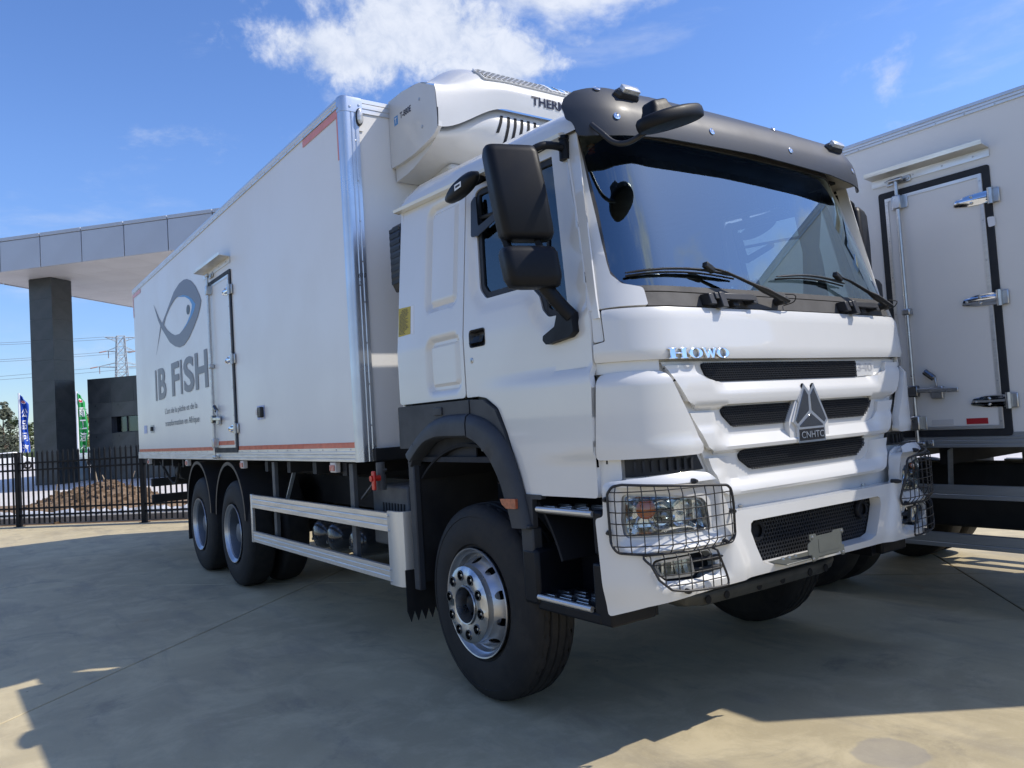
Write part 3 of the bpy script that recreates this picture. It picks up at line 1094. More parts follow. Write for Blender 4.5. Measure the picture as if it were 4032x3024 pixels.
# head lamps and fog lamps
for sg in (-1, 1):
    def sgn(poly):
        return [(sg * a, b) for a, b in poly]

    def P(s, z, d):
        return bump_f(d)(sg * s, z)
    n0 = (P(1.0, 1.06, 1) - P(1.0, 1.06, 0)).normalized()
    head = panel('headlamp', sgn(shrink(LAMPP, -.010)), bump_f(lambda s, z: -.028 - .045 * smooth(-sd_rrect(abs(s), z, .79, 1.25, .965, 1.18, .03), .012, .06)), 'reflect_bowl', TRUCK,
                 thick=.006, grid=.016, out=(0, -1, 0))
    panel('bezel', sgn(shrink(LAMPP, -.014)), bump_f(-.020), 'rim_silver', head, holes=[sgn(shrink(LAMPP, .012))], thick=.02, grid=.04, out=(0, -1, 0), bevel=.003)
    panel('lens', sgn(shrink(LAMPP, .008)), bump_f(lambda s, z: -.012 + .014 * smooth(-sd_rrect(abs(s), z, .80, 1.24, .97, 1.175, .03), 0, .05)), 'lamp_glass', head, thick=0, grid=.04, out=(0, -1, 0))

    def bowl(name, s, z, r, depth, m, rim=.004, base=-.06):
        c = P(s, z, base)
        n = (P(s, z, 1) - P(s, z, 0)).normalized()
        q = n.to_track_quat('Z', 'Y').to_matrix()
        mb = MB()
        prof = [(-depth, 0.0), (-depth * .9, r * .35), (-depth * .55, r * .7), (0, r), (.006, r + rim), (-.004, r + rim * 2)]
        mb.rings([[c + q @ Vector((rr * math.cos(t), rr * math.sin(t), a)) for t in [2 * math.pi * k / 24 for k in range(24)]] for a, rr in prof])
        return mb.build(name, m, head, ang=60), c, n, q
    for nm, s, z, r in (('low_beam_bowl', 1.036, 1.066, .056), ('high_beam_bowl', .930, 1.064, .052), ('side_lamp_bowl', 1.127, 1.032, .036)):
        b, c, n, q = bowl(nm, s, z, r, .035, 'reflect_bowl')
        if nm == 'low_beam_bowl':
            MB().rings([[c + q @ Vector((rr * math.cos(t), rr * math.sin(t), a)) for t in [2 * math.pi * k / 20 for k in range(20)]] for a, rr in
                        ((-.01, .036), (.012, .036), (.028, .028), (.036, .014), (.038, 0))]).build('projector', 'dark_chrome', head, ang=60)
        else:
            MB().cyl(c - n * .03, c + n * .004, .009, 10).build('bulb', 'clear_lens', head)
    b, c, n, q = bowl('indicator_bowl', 1.120, 1.098, .036, .02, 'amber', base=-.045)
    MB().rings([[c + q @ Vector((rr * math.cos(t) * 1.15, rr * math.sin(t), a)) for t in [2 * math.pi * k / 18 for k in range(18)]] for a, rr in
                ((-.01, .036), (.010, .034), (.020, .020), (.024, 0))]).build('indicator', 'amber', head, ang=60)
    # facets that break up the reflector
    for k, (s, z, a) in enumerate(((1.195, 1.13, .3), (1.195, 1.03, -.2), (.862, 1.005, .3))):
        p = P(s, z, -.058)
        t = (P(s + .03, z, -.058) - p)
        u = Vector((0, 0, .026))
        n = (P(s, z, 1) - P(s, z, 0)).normalized()
        MB().add([p - t - u, p + t - u * .8, p + t * .8 + u, p - t * .9 + u * .9, p + n * .02 + t * a], [(0, 1, 4), (1, 2, 4), (2, 3, 4), (3, 0, 4)]).build('reflector_facet', 'reflect_bowl', head, smooth=False)
    fog = panel('fog_lamp', sgn(shrink(FOG, -.012)), bump_f(lambda s, z: bump_off(s, z) - .055), 'mesh_back', TRUCK, thick=.004, grid=.05, out=(0, -1, 0))
    FG = round_poly([(.915, .800), (1.055, .803), (1.085, .825), (1.108, .868), (.93, .876)], .012, 3)
    panel('lamp_bowl', sgn(FG), bump_f(lambda s, z: bump_off(s, z) - .045 + .012 * math.cos(abs(s) * 130)), 'reflect_bowl', fog, thick=.004, grid=.012, out=(0, -1, 0))
    panel('lens', sgn(FG), bump_f(lambda s, z: bump_off(s, z) - .012), 'lamp_glass', fog, thick=0, grid=.04, out=(0, -1, 0))
    panel('bezel', sgn(shrink(FG, -.007)), bump_f(lambda s, z: bump_off(s, z) - .012), 'rim_silver', fog, holes=[sgn(shrink(FG, .005))], thick=.025, grid=.03, out=(0, -1, 0), bevel=.002)
    for z in (.858, .815):
        pts = [bump_f(lambda s, zz: bump_off(s, zz) + d)(sg * s, z) for s, d in ((.91, -.03), (.86, -.015), (.80, .010), (.752, -.004))]
        MB().tube(spline(pts, 4), [.008] * 6 + [.013] * 4 + [.010, .006, .003], 8).build('fin', 'gasket', fog, ang=60)

    # wire stone guard over both lamps
    UP = [(.717, .920), (.869, .915), (1.013, .915), (1.150, .916), (1.252, .927), (1.280, .972), (1.285, 1.178), (1.261, 1.210), (1.222, 1.216), (1.032, 1.201), (.767, 1.177), (.745, 1.160), (.700, .956)]
    LO = [(.790, .742), (.86, .742), (1.008, .753), (1.060, .764), (1.104, .809), (1.130, .873), (1.166, .912), (1.0, .916), (.850, .914), (.80, .80), (.788, .765)]
    g = ws_f

    def GP(s, z):
        bulge = -sd_rrect(s, z, .69, 1.30, .905, 1.225, .06) if z > .905 else .03
        return bump_f(.030 + .035 * smooth(bulge, 0, .05))(sg * s, z)
    frm = MB()
    frm.tube([GP(a, b) for a, b in densify(round_poly(UP, .03, 3), .03)], .0062, 7, closed=True)
    guard = frm.build('lamp_guard', 'satin_black', TRUCK, ang=70)
    MB().tube([GP(a, b) for a, b in densify(round_poly(LO, .02, 3), .03)], .0055, 7, closed=True).build('lower_frame', 'satin_black', guard, ang=70)

    def clip(poly, vert, c):
        xs = []
        k = len(poly)
        for i in range(k):
            a, b = poly[i - 1], poly[i]
            if not vert:
                a, b = a[::-1], b[::-1]
            if (a[0] > c) != (b[0] > c):
                t = (c - a[0]) / (b[0] - a[0])
                xs.append(a[1] + t * (b[1] - a[1]))
        return (min(xs), max(xs)) if len(xs) >= 2 else None
    for poly, vs, hs in ((UP, [.752 + .0495 * i for i in range(11)], [.956, 1.004, 1.052, 1.100, 1.148, 1.186]), (LO, [.833 + .0495 * i for i in range(7)], [.782, .826, .872])):
        for s in vs:
            r = clip(poly, True, s)
            if r and r[1] - r[0] > .03:
                MB().tube([GP(s, lerp(r[0], r[1], i / 8)) for i in range(9)], .0027, 5).build('wire', 'satin_black', guard)
        for z in hs:
            r = clip(poly, False, z)
            if r and r[1] - r[0] > .03:
                MB().tube([GP(lerp(r[0], r[1], i / 12), z) + Vector((0, 0, 0)) for i in range(13)], .0027, 5).build('wire', 'satin_black', guard)
    for s, z in ((1.300, 1.153), (1.293, 1.011), (.922, 1.208), (.700, 1.052), (.765, .926), (.986, .744)):
        a, b = bump_f(-.01)(sg * s, z), bump_f(.045)(sg * s, z)
        MB().tube([a, a.lerp(b, .7), b], [.012, .012, .007], 10).build('guard_bolt', 'satin_black', guard, ang=60)

# number plate carrier
pl = MB()


def plate(name, outline, y, th, m, parent, **kw):
    return panel(name, outline, lambda u, z: Vector((XC + u, y, z)), m, parent, thick=th, grid=.2, out=(0, -1, 0), **kw)


PLT = [(-.205, .752), (-.168, .758), (-.150, .772), (.030, .772), (.040, .752), (.062, .752), (.062, .80), (.044, .805), (.044, .855), (.062, .858), (.062, .882), (-.02, .882), (-.03, .872), (-.16, .872), (-.17, .884),
       (-.218, .884), (-.218, .862), (-.205, .852), (-.235, .838), (-.235, .79), (-.205, .785)]
plc = plate('plate_carrier', round_poly(PLT, .004, 2), 2.302, .004, 'plate_grey', TRUCK, bevel=.0015)
for u in (-.195, .052):
    for z in (.765, .870):
        MB().lathe([(0, .008), (-.004, .007), (-.005, 0)], (XC + u, 2.302, z), 'Y', 10).build('plate_bolt', 'steel', plc)
MB().box(XC - .40, XC + .02, 2.306, 2.43, .766, .772).build('plate_bracket', 'plate_grey', plc, bevel=.002)
for u in (-.30, -.25, -.2):
    MB().lathe([(.0, .010), (.006, .009), (.008, 0)], (XC + u, 2.40, .772), 'Z', 10).build('rivet', 'steel', plc)
plate('carrier_recess', rect(-.15, .03, .79, .86, .01), 2.3005, .001, 'plate_grey', plc)

# lower cross bar (under run beam)
mb = MB()
prof = [(-.04, .0), (-.05, -.03), (-.03, -.075), (.04, -.085), (.06, -.03), (.05, .0)]
path = [(-.68, 2.86, .66), (-.62, 2.78, .625), (-.50, 2.76, .61), (0, 2.75, .61), (.50, 2.76, .61), (.62, 2.78, .625), (.68, 2.86, .66)]
mb.rings([[(XC + u, y + a, z + b) for a, b in prof] for u, y, z in path], caps=True)
ub = mb.build('under_run_beam', 'under_bar', TRUCK, bevel=.01)
for u in (-.5, -.36, -.1, .1, .35, .5):
    MB().lathe([(0, .022), (-.003, .020), (-.003, 0)], (XC + u, 2.709, .568), 'Y', 12).build('slot_disc', 'mesh_back', ub)  # flat dark discs standing for the slots in the beam

# ---- sun visor with marker lamps
SV_W = 1.235


def vis_f(off=0.0):
    return front(SV_W, lambda z: interp(z, [2.80, 2.875, 2.94, 3.0, 3.05, 3.09, 3.13], [2.594, 2.598, 2.610, 2.632, 2.662, 2.702, 2.768]), off)


VP = sym([(0, 2.862), (.7, 2.846), (1.0, 2.815), (1.127, 2.815), (1.163, 2.822), (1.172, 2.866), (1.182, 2.892), (1.208, 2.908), (1.210, 2.975), (1.188, 3.014), (1.118, 3.055), (1.043, 3.075), (.913, 3.098), (.602, 3.132), (0, 3.134)])
visor = panel('sun_visor', round_poly(VP, .025, 3), vis_f(lambda s, z: .005 * smooth(z, 3.0, 2.992)), 'visor_grey', TRUCK,
              thick=.008, grid=.03, out=(0, -1, 0), bevel=.003)
for s, z in ((-.968, 2.912), (-.332, 2.938), (.332, 2.938), (.968, 2.912), (-1.0, 3.07), (-.33, 3.093), (.33, 3.093), (1.0, 3.07)):
    a = vis_f(.004)(s, z)
    n = (vis_f(1)(s, z) - vis_f(0)(s, z)).normalized()
    n = (n + Vector((0, 0, .25 if z < 3 else .9))).normalized()
    q = n.to_track_quat('Z', 'Y').to_matrix()
    MB().rings([[a + q @ Vector((r * math.cos(t), r * math.sin(t), h)) for t in [2 * math.pi * k / 14 for k in range(14)]] for h, r in ((0, .018), (.004, .018), (.006, .013), (.003, .010), (.007, .008), (.008, 0))]
               ).build('visor_screw', 'chrome', visor, ang=50)
for s in (-.862, .862):
    o = vis_f(.0)(s, 3.045)
    u_, d_, n_ = plan(s, SV_W)
    t = Vector((-n_.y, n_.x, 0)).normalized()
    up = (Vector((0, 0, 1)) * .82 - n_ * .57).normalized()
    nn = t.cross(up)
    if nn.dot(n_) < 0:
        nn = -nn

    def T(a, b, c):
        return o + t * a + up * b + nn * c
    mb = MB()
    base = round_poly([(-.085, 0), (-.06, -.028), (.06, -.028), (.085, 0), (.06, .028), (-.06, .028)], .01, 2)
    mb.rings([[T(a * k, b * k, h) for a, b in base] for h, k in ((-.012, 1.0), (.010, 1.0), (.016, .92), (.026, .84))], caps=True)
    ml = mb.build('marker_lamp', 'satin_black', visor, bevel=.002)
    MB().rings([[T(a, b, h) for a, b in rect(-.05 + k, .055 - k, -.018 + k, .022 - k, .004, 2)] for h, k in ((.024, 0), (.046, 0), (.050, .006))], caps=True).build('lens', 'crystal', ml, ang=30)
    for k in range(4):
        MB().rings([[T(-.036 + k * .025 + r * math.cos(q), r * math.sin(q), h) for q in [2 * math.pi * j / 8 for j in range(8)]] for h, r in ((.028, .004), (.036, .010), (.040, .010))]).build('reflector', 'reflect_bowl', ml)
# amber lamp glowing behind the top corner of the windscreen
a = ws_f(-.06)(-.985, 2.862)
for k in range(3):
    MB().box(a.x - .014, a.x + .012, a.y - .012, a.y + .02, a.z - .026 - k * .017, a.z - .014 - k * .017).build('cab_marker_lamp', 'amber', TRUCK, bevel=.004)

# ---- mirrors
def shell(name, m, parent, c, ax, ay, az, prof, n=6):
    """rounded box skin: cross sections along az; prof: list of (h, half x, half y, corner)"""
    mb = MB()
    rings = []
    for h, hx, hy, r in prof:
        rings.append([c + ax * a + ay * b + az * h for a, b in rect(-hx, hx, -hy, hy, min(r, hx * .98, hy * .98), n)])
    mb.rings(rings, caps=True)
    return mb.build(name, m, parent, ang=60)


for sg in (-1, 1):
    def M(x, y, z):
        return Vector((XC + sg * (XC - x), y, z))
    ax = Vector((-sg * .94, .26 * -1 * -1 * -1, 0)).normalized()
    ax = (M(2.19, 2.86, 0) - M(1.985, 2.93, 0)).normalized()
    ay = Vector((-ax.y, ax.x, 0)) * (-sg)
    if ay.y > 0:
        ay = -ay
    az = Vector((-sg * .055 * -1, -.10, 1)).normalized()
    az = (M(2.115, 2.89, 2.78) - M(2.165, 2.86, 2.36)).normalized()
    c = M(2.150, 2.885, 2.56)
    root = shell('mirror', 'black_plastic', TRUCK, c, ax, ay, az,
                 [(-.222, .080, .035, .03), (-.215, .112, .058, .04), (-.19, .124, .068, .04), (0, .128, .070, .04), (.19, .126, .064, .04), (.222, .118, .054, .04), (.230, .090, .034, .03)])
    g = MB()
    q = rect(-.112, .112, -.19, .19, .03, 4)
    g.add([c + ax * a + az * b - ay * .071 for a, b in q], [tuple(range(len(q)))])
    g.build('mirror_glass', 'chrome', root)
    c2 = M(2.150, 2.825, 2.21)
    lowm = shell('wide_angle_mirror', 'black_plastic', root, c2, ax, ay, az,
                 [(-.100, .08, .035, .03), (-.092, .116, .056, .04), (-.05, .128, .068, .04), (.06, .130, .068, .04), (.085, .122, .056, .04), (.094, .09, .03, .03)])

    mb = MB()
    mb.tube(spline([M(2.19, 2.875, 2.745), M(2.26, 2.83, 2.790), M(2.36, 2.825, 2.800), M(2.43, 2.855, 2.795)], 5), .019, 9)
    mb.build('upper_arm', 'black_plastic', root, ang=60)
    MB().lathe([(-.055, .0), (-.055, .026), (.03, .026), (.034, .022), (.040, .022), (.044, .026), (.06, .025), (.064, 0)], M(2.405, 2.835, 2.80), 'Z', 16).build('arm_pivot', 'black_plastic', root, ang=40)
    MB().beam(M(2.205, 2.85, 2.385), M(2.225, 2.825, 2.27), .032, .030).build('stalk', 'black_plastic', root, bevel=.006)
    MB().beam(M(2.085, 2.93, 2.37), M(2.105, 2.90, 2.28), .045, .030).build('stalk', 'black_plastic', root, bevel=.006)
    mb = MB()
    mb.tube(spline([M(2.215, 2.82, 2.135), M(2.245, 2.80, 2.08), M(2.285, 2.775, 2.02), M(2.315, 2.755, 1.98)], 5), .034, 10, flat=1.0)
    mb.build('lower_arm', 'black_plastic', root, ang=60)
    br = round_poly([(2.735, 2.005), (2.725, 1.905), (2.76, 1.885), (2.93, 1.868), (2.955, 1.89), (2.95, 1.912), (2.86, 1.945), (2.835, 2.005)], .012, 3)
    panel('mirror_bracket', br, side_f(sg, .038), 'black_plastic', root, thick=.045, grid=.05, out=(sg, 0, 0), bevel=.008)
    # kerb mirror over the door: flat teardrop seen from below and behind
    kc = M(2.285, 3.56, 2.80)
    mb = MB()
    ex, ey, ez = (M(2.255, 3.72, 2.78) - M(2.255, 3.40, 2.835)).normalized(), None, Vector((0, 0, 1))
    eyd = (M(2.15, 3.5, 2.6) - M(2.30, 3.5, 2.72)).normalized()
    rings = []
    for h, k in ((.0, .55), (.012, .85), (.03, 1.0), (.055, .95), (.075, .6)):
        rings.append([kc + ex * (.168 * k * math.cos(t)) + Vector((0, 0, 1)) * (.052 * k * math.sin(t)) + Vector((sg * -1 * -1, 0, 0)) * (h - .03) for t in [2 * math.pi * i / 28 for i in range(28)]])
    mb.rings(rings, caps=True)
    km = mb.build('kerb_mirror', 'black_plastic', TRUCK, ang=60)
    MB().beam(kc + Vector((-sg * .05, 0, .02)), M(2.41, 3.56, 2.88), .05, .03).build('kerb_arm', 'black_plastic', km, bevel=.005)
    if sg < 0:
        p = kc + Vector((-.0465, -.02, -.004))
        MB().add([p + Vector((0, a, b)) for a, b in ((.038, -.016), (-.030, -.010), (-.032, .020), (.036, .016))], [(0, 1, 2, 3)]).build('sticker', 'label_white', km, smooth=False)
        MB().add([p + Vector((-.001, a, b)) for a, b in ((.026, -.005), (-.020, -.001), (-.020, .010), (.026, .008))], [(0, 1, 2, 3)]).build('printed_line', 'ink', km, smooth=False)

# front mirror over the visor
fc = Vector((2.645, 2.375, 2.828))
ex = Vector((.955, -.02, .295)).normalized()
ey = Vector((.10, .93, -.02)).normalized()
ez = ex.cross(ey).normalized()
ey = ez.cross(ex)
mb = MB()
mb.rings([[fc + ex * (.198 * k * math.cos(t)) + ey * (.105 * k * math.sin(t)) + ez * h for t in [2 * math.pi * i / 36 for i in range(36)]] for h, k in
          ((-.034, .90), (-.030, .97), (-.01, 1.0), (.010, .99), (.022, .94), (.028, .8), (.034, .4), (.036, 0.01))], caps=True)
fm = mb.build('front_mirror', 'black_plastic', TRUCK, ang=60)
shell('motor_cover', 'black_plastic', fm, fc + ex * -.035 + ey * .03 + ez * .05, ex, ey, ez, [(-.03, .085, .055, .03), (.01, .06, .045, .03), (.035, .050, .040, .02), (.042, .042, .032, .015)])
mb = MB()
mb.tube(spline([Vector((2.43, 2.66, 2.86)), Vector((2.438, 2.60, 2.80)), Vector((2.46, 2.55, 2.745)), Vector((2.50, 2.50, 2.735)), Vector((2.56, 2.44, 2.775)), Vector((2.62, 2.40, 2.82))], 5), .013, 8)
mb.build('mirror_arm', 'satin_black', fm, ang=60)


# ---- wheel arch, steps, mud flap (both sides)
def arch_f(sg, off=0.0):
    def F(y, z):
        o = off(y, z) if callable(off) else off
        return Vector((XC + sg * (1.240 + o), y, z))
    return F


ARC_IN = [(4.330, 1.30), (4.246, 1.36), (4.156, 1.41), (4.05, 1.435), (3.948, 1.443), (3.707, 1.442), (3.562, 1.397), (3.453, 1.312), (3.374, 1.205), (3.338, 1.125), (3.300, 1.03), (3.285, .980)]
ARC_OUT = [(4.400, 1.36), (4.242, 1.462), (4.081, 1.539), (3.98, 1.563), (3.878, 1.574), (3.668, 1.573), (3.499, 1.532), (3.379, 1.465), (3.289, 1.365), (3.225, 1.235), (3.18, 1.10), (3.150, .985)]
for sg in (-1, 1):
    rear = [(4.51, 1.648), (3.664, 1.648), (3.664, 1.48), (3.948, 1.48), (4.156, 1.445), (4.27, 1.385), (4.51, 1.385)]
    ra = panel('wheel_arch', round_poly(rear, .01, 2), arch_f(sg), 'arch_plastic', TRUCK, thick=.03, grid=.06, out=(sg, 0, 0), bevel=.006)
    MB().box(XC + sg * 1.238, XC + sg * 1.249, 3.952, 4.045, 1.575, 1.622).build('cap', 'arch_plastic', ra, bevel=.004)
    frontp = [(3.656, 1.648), (3.53, 1.640), (3.42, 1.585), (3.345, 1.462), (3.260, 1.275), (3.205, 1.150), (3.06, 1.150), (3.06, 1.128), (3.138, 1.128), (3.140, .985), (3.29, .98), (3.36, 1.17), (3.47, 1.34), (3.57, 1.42), (3.656, 1.46)]
    fa = panel('wheel_arch', round_poly(frontp, .012, 2), arch_f(sg, -.004), 'arch_plastic', TRUCK, thick=.03, grid=.06, out=(sg, 0, 0), bevel=.006)
    for part, (i0, i1) in ((ra, (0, 6)), (fa, (5, 12))):
        inn, outn = ARC_IN[i0:i1], ARC_OUT[i0:i1]
        if part is ra:
            inn = inn[:-1] + [(3.667, 1.441)]
            outn = outn[:-1] + [(3.667, 1.573)]
        else:
            inn = [(3.654, 1.434)] + inn[1:]
            outn = [(3.654, 1.571)] + outn[1:]
        A = spline([(y, z, 0) for y, z in inn], 4)
        B = spline([(y, z, 0) for y, z in outn], 4)
        rings = []
        for a, b in zip(A, B):
            r = []
            for t, o in ((0, -.06), (0, .018), (.10, .034), (.6, .034), (.88, .026), (1.0, .004), (1.0, -.01)):
                p = a.lerp(b, t)
                r.append((XC + sg * (1.240 + o), p.x, p.y))
            rings.append(r)
        mb = MB().rings(rings, closed_u=True, caps=True)
        mb.build('arch_flare', 'arch_plastic', part, ang=45)
    MB().box(XC + sg * 1.235, XC + sg * 1.262, 3.14, 3.29, .985, 1.0).build('lip', 'arch_plastic', fa, bevel=.004)
    # side indicator
    q = [(3.352, 1.125), (3.215, 1.130), (3.213, 1.080), (3.30, 1.078), (3.335, 1.098)]
    panel('side_indicator', round_poly(q, .006, 2), arch_f(sg, .044), 'amber_dim', TRUCK, thick=.04, grid=.05, out=(sg, 0, 0), bevel=.004)
    # lower post of the fender and step box
    MB().box(XC + sg * 1.17, XC + sg * 1.232, 3.155, 3.255, .80, .985).build('fender_post', 'arch_plastic', TRUCK, bevel=.01)
    mb = MB()
    mb.box(XC + sg * .93, XC + sg * 1.235, 3.130, 3.26, .605, .882)
    mb.build('step_box', 'black_plastic', TRUCK, bevel=.02)
    MB().box(XC + sg * .90, XC + sg * .95, 2.66, 3.14, .58, 1.13).build('step_box_back', 'black_plastic', TRUCK)
    MB().box(XC + sg * .93, XC + sg * 1.225, 2.69, 3.16, .585, .640).build('step_box_floor', 'black_plastic', TRUCK, bevel=.012)
    MB().box(XC + sg * .95, XC + sg * 1.222, 2.62, 2.735, .585, .86).build('step_box_side', 'black_plastic', TRUCK, bevel=.012)
    MB().box(XC + sg * .95, XC + sg * 1.225, 2.64, 2.71, .90, 1.095).build('step_box_side', 'black_plastic', TRUCK, bevel=.012)
    for z, y0, y1, x0 in ((1.092, 2.70, 3.112, 1.0), (.662, 2.745, 3.142, .99)):
        mb = MB().box(XC + sg * x0, XC + sg * 1.222, y0, y1, z - .034, z - .006)
        st = mb.build('step', 'satin_black', TRUCK, bevel=.004)
        MB().tube([(XC + sg * 1.226, y0, z - .012), (XC + sg * 1.226, y1, z - .012)], .014, 10).build('step_edge', 'alu_bright', st)
        for i in range(4):
            for j in range(3):
                x = 1.195 - i * .045
                y = y0 + .055 + j * .125 + (.05 if i % 2 else 0)
                if y + .08 < y1:
                    MB().box(XC + sg * (x - .009), XC + sg * (x + .009), y, y + .085, z - .008, z + .004).build('tread_bar', 'steel', st, bevel=.003)
    # mud guard and flap behind the front wheel
    MB().lathe([(.0, .86), (.60, .86), (.60, .845), (0, .845)], (XC + sg * .60, 3.775, .545), 'X', 30, sg, closed=True, th0=R_(50), th1=R_(160)).build('mud_guard', 'mesh_back', TRUCK)
    MB().box(XC + sg * 1.200, XC + sg * 1.246, 4.335, 4.405, .515, 1.292).build('flap_bracket', 'arch_plastic', TRUCK, bevel=.008)
    MB().box(XC + sg * .62, XC + sg * 1.21, 4.345, 4.385, .56, 1.292).build('splash_plate', 'chassis', TRUCK, bevel=.008)
    MB().beam((XC + sg * 1.225, 4.36, 1.285), (XC + sg * 1.235, 4.27, 1.41), .045, .075, (1, 0, 0)).build('flap_bracket', 'arch_plastic', TRUCK, bevel=.006)
    zz = []
    n = 12
    for i in range(n):
        u0 = .65 + .605 * i / n
        zz += [(u0, .365), (u0 + .605 / n / 2, .295)]
    zz = [(.65, .62)] + zz[::1] + [(1.255, .365), (1.255, .62)]
    panel('mud_flap', zz, lambda u, z: Vector((XC + sg * u, 4.50, z)), 'rubber', TRUCK, thick=.008, grid=.2, out=(0, -1, 0))

# ---- wheels
def tread_mesh(mb, c, sg, x0, x1, r, n=150):
    """tyre skin with zig zag grooves, outer side at x0"""
    w = x1 - x0
    cols = 26
    grid = []
    for j in range(n):
        t = 2 * math.pi * j / n
        row = []
        for i in range(cols + 1):
            a = i / cols
            x = x0 + .058 + (w - .116) * a
            rr = r - .005 * (2 * a - 1) ** 2
            zig = (.5 - abs((j % 6) / 6 - .5)) * .05 - .0125
            for g in (.22, .5, .78):
                if abs(a - g - zig) < .024:
                    rr -= .013
            if (i <= 2 or i >= cols - 2) and j % 5 == 0:
                rr -= .010
            row.append(c + Vector((sg * x, rr * math.cos(t), rr * math.sin(t))))
        grid.append(row)
    b = len(mb.v)
    for row in grid:
        mb.v += [tuple(p) for p in row]
    k = cols + 1
    for j in range(n):
        for i in range(cols):
            j2 = (j + 1) % n
            mb.f.append((b + j * k + i, b + j * k + i + 1, b + j2 * k + i + 1, b + j2 * k + i))


def tyre(parent, c, sg, w, r, rb, name='tyre', detail=True, n=72):
    """c: centre on the outer sidewall plane; sg: outward x direction; the tyre lies on the inner side"""
    mb = MB()
    q = -sg
    side = [(.060, r - .006), (.040, r - .014), (.022, r - .034), (.010, r - .068), (.013, r - .070), (.002, r - .112), (-.003, r - .15), (-.003, rb + .05), (.004, rb + .022), (.014, rb + .016), (.018, rb + .001), (.040, rb - .010)]
    mb.lathe(side, c, 'X', n, q)
    mb.lathe([(w - a, b) for a, b in side], c, 'X', n, q)
    if detail:
        tread_mesh(mb, c, q, 0, w, r)
    else:
        mb.lathe([(.058, r - .006), (w * .35, r), (w * .65, r), (w - .058, r - .006)], c, 'X', n, q)
    return mb.build(name, 'tyre', parent, ang=28)


def cone_panel(name, c, sg, prof_r, prof_x, r0, r1, holes, m, parent, thick=.006):
    """disc or cone around the axle with holes; 2D frame is x = angle * rm, y = radius"""
    rm = (r0 + r1) / 2
    L = 2 * math.pi * rm

    def F(a, r):
        t = a / rm
        return c + Vector((sg * interp(r, prof_r, prof_x), r * math.cos(t), r * math.sin(t)))
    V, f = panel_mesh([(0, r0), (L, r0), (L, r1), (0, r1)], holes, F, thick, min(.03, (r1 - r0) / 2.01), (sg, 0, 0), back=False)
    return mesh_obj(name, V, f, m, parent, ang=40, weld=True)


def hex_nut(mb, c, sg, r, h, q0=0):
    mb.rings([[c + Vector((sg * a, rr * math.cos(t + q0), rr * math.sin(t + q0))) for t in [k * math.pi / 3 for k in range(6)]] for a, rr in ((0, r), (h * .6, r), (h, r * .75))], caps=True)
    mb.rings([[c + Vector((sg * a, rr * math.cos(t), rr * math.sin(t))) for t in [k * math.pi / 4 for k in range(8)]] for a, rr in ((h, r * .5), (h * 1.4, r * .48), (h * 1.45, .001))])


NUT = {}


def nut_at(name, c, sg, r, h, m, parent, ang):
    key = (sg, r, h, m)
    if key not in NUT:
        mb = MB()
        hex_nut(mb, Vector((0, 0, 0)), sg, r, h)
        o = mb.build(name, m, parent, ang=30)
        NUT[key] = (o, Vector(ORG[o.name]))
        o.location = Vector(c) + ORG[o.name] - ORG[parent.name]
        return o
    o0, off = NUT[key]
    o = o0.copy()
    COL.objects.link(o)
    o.parent = parent
    o.location = Vector(c) + off - ORG[parent.name]
    return o


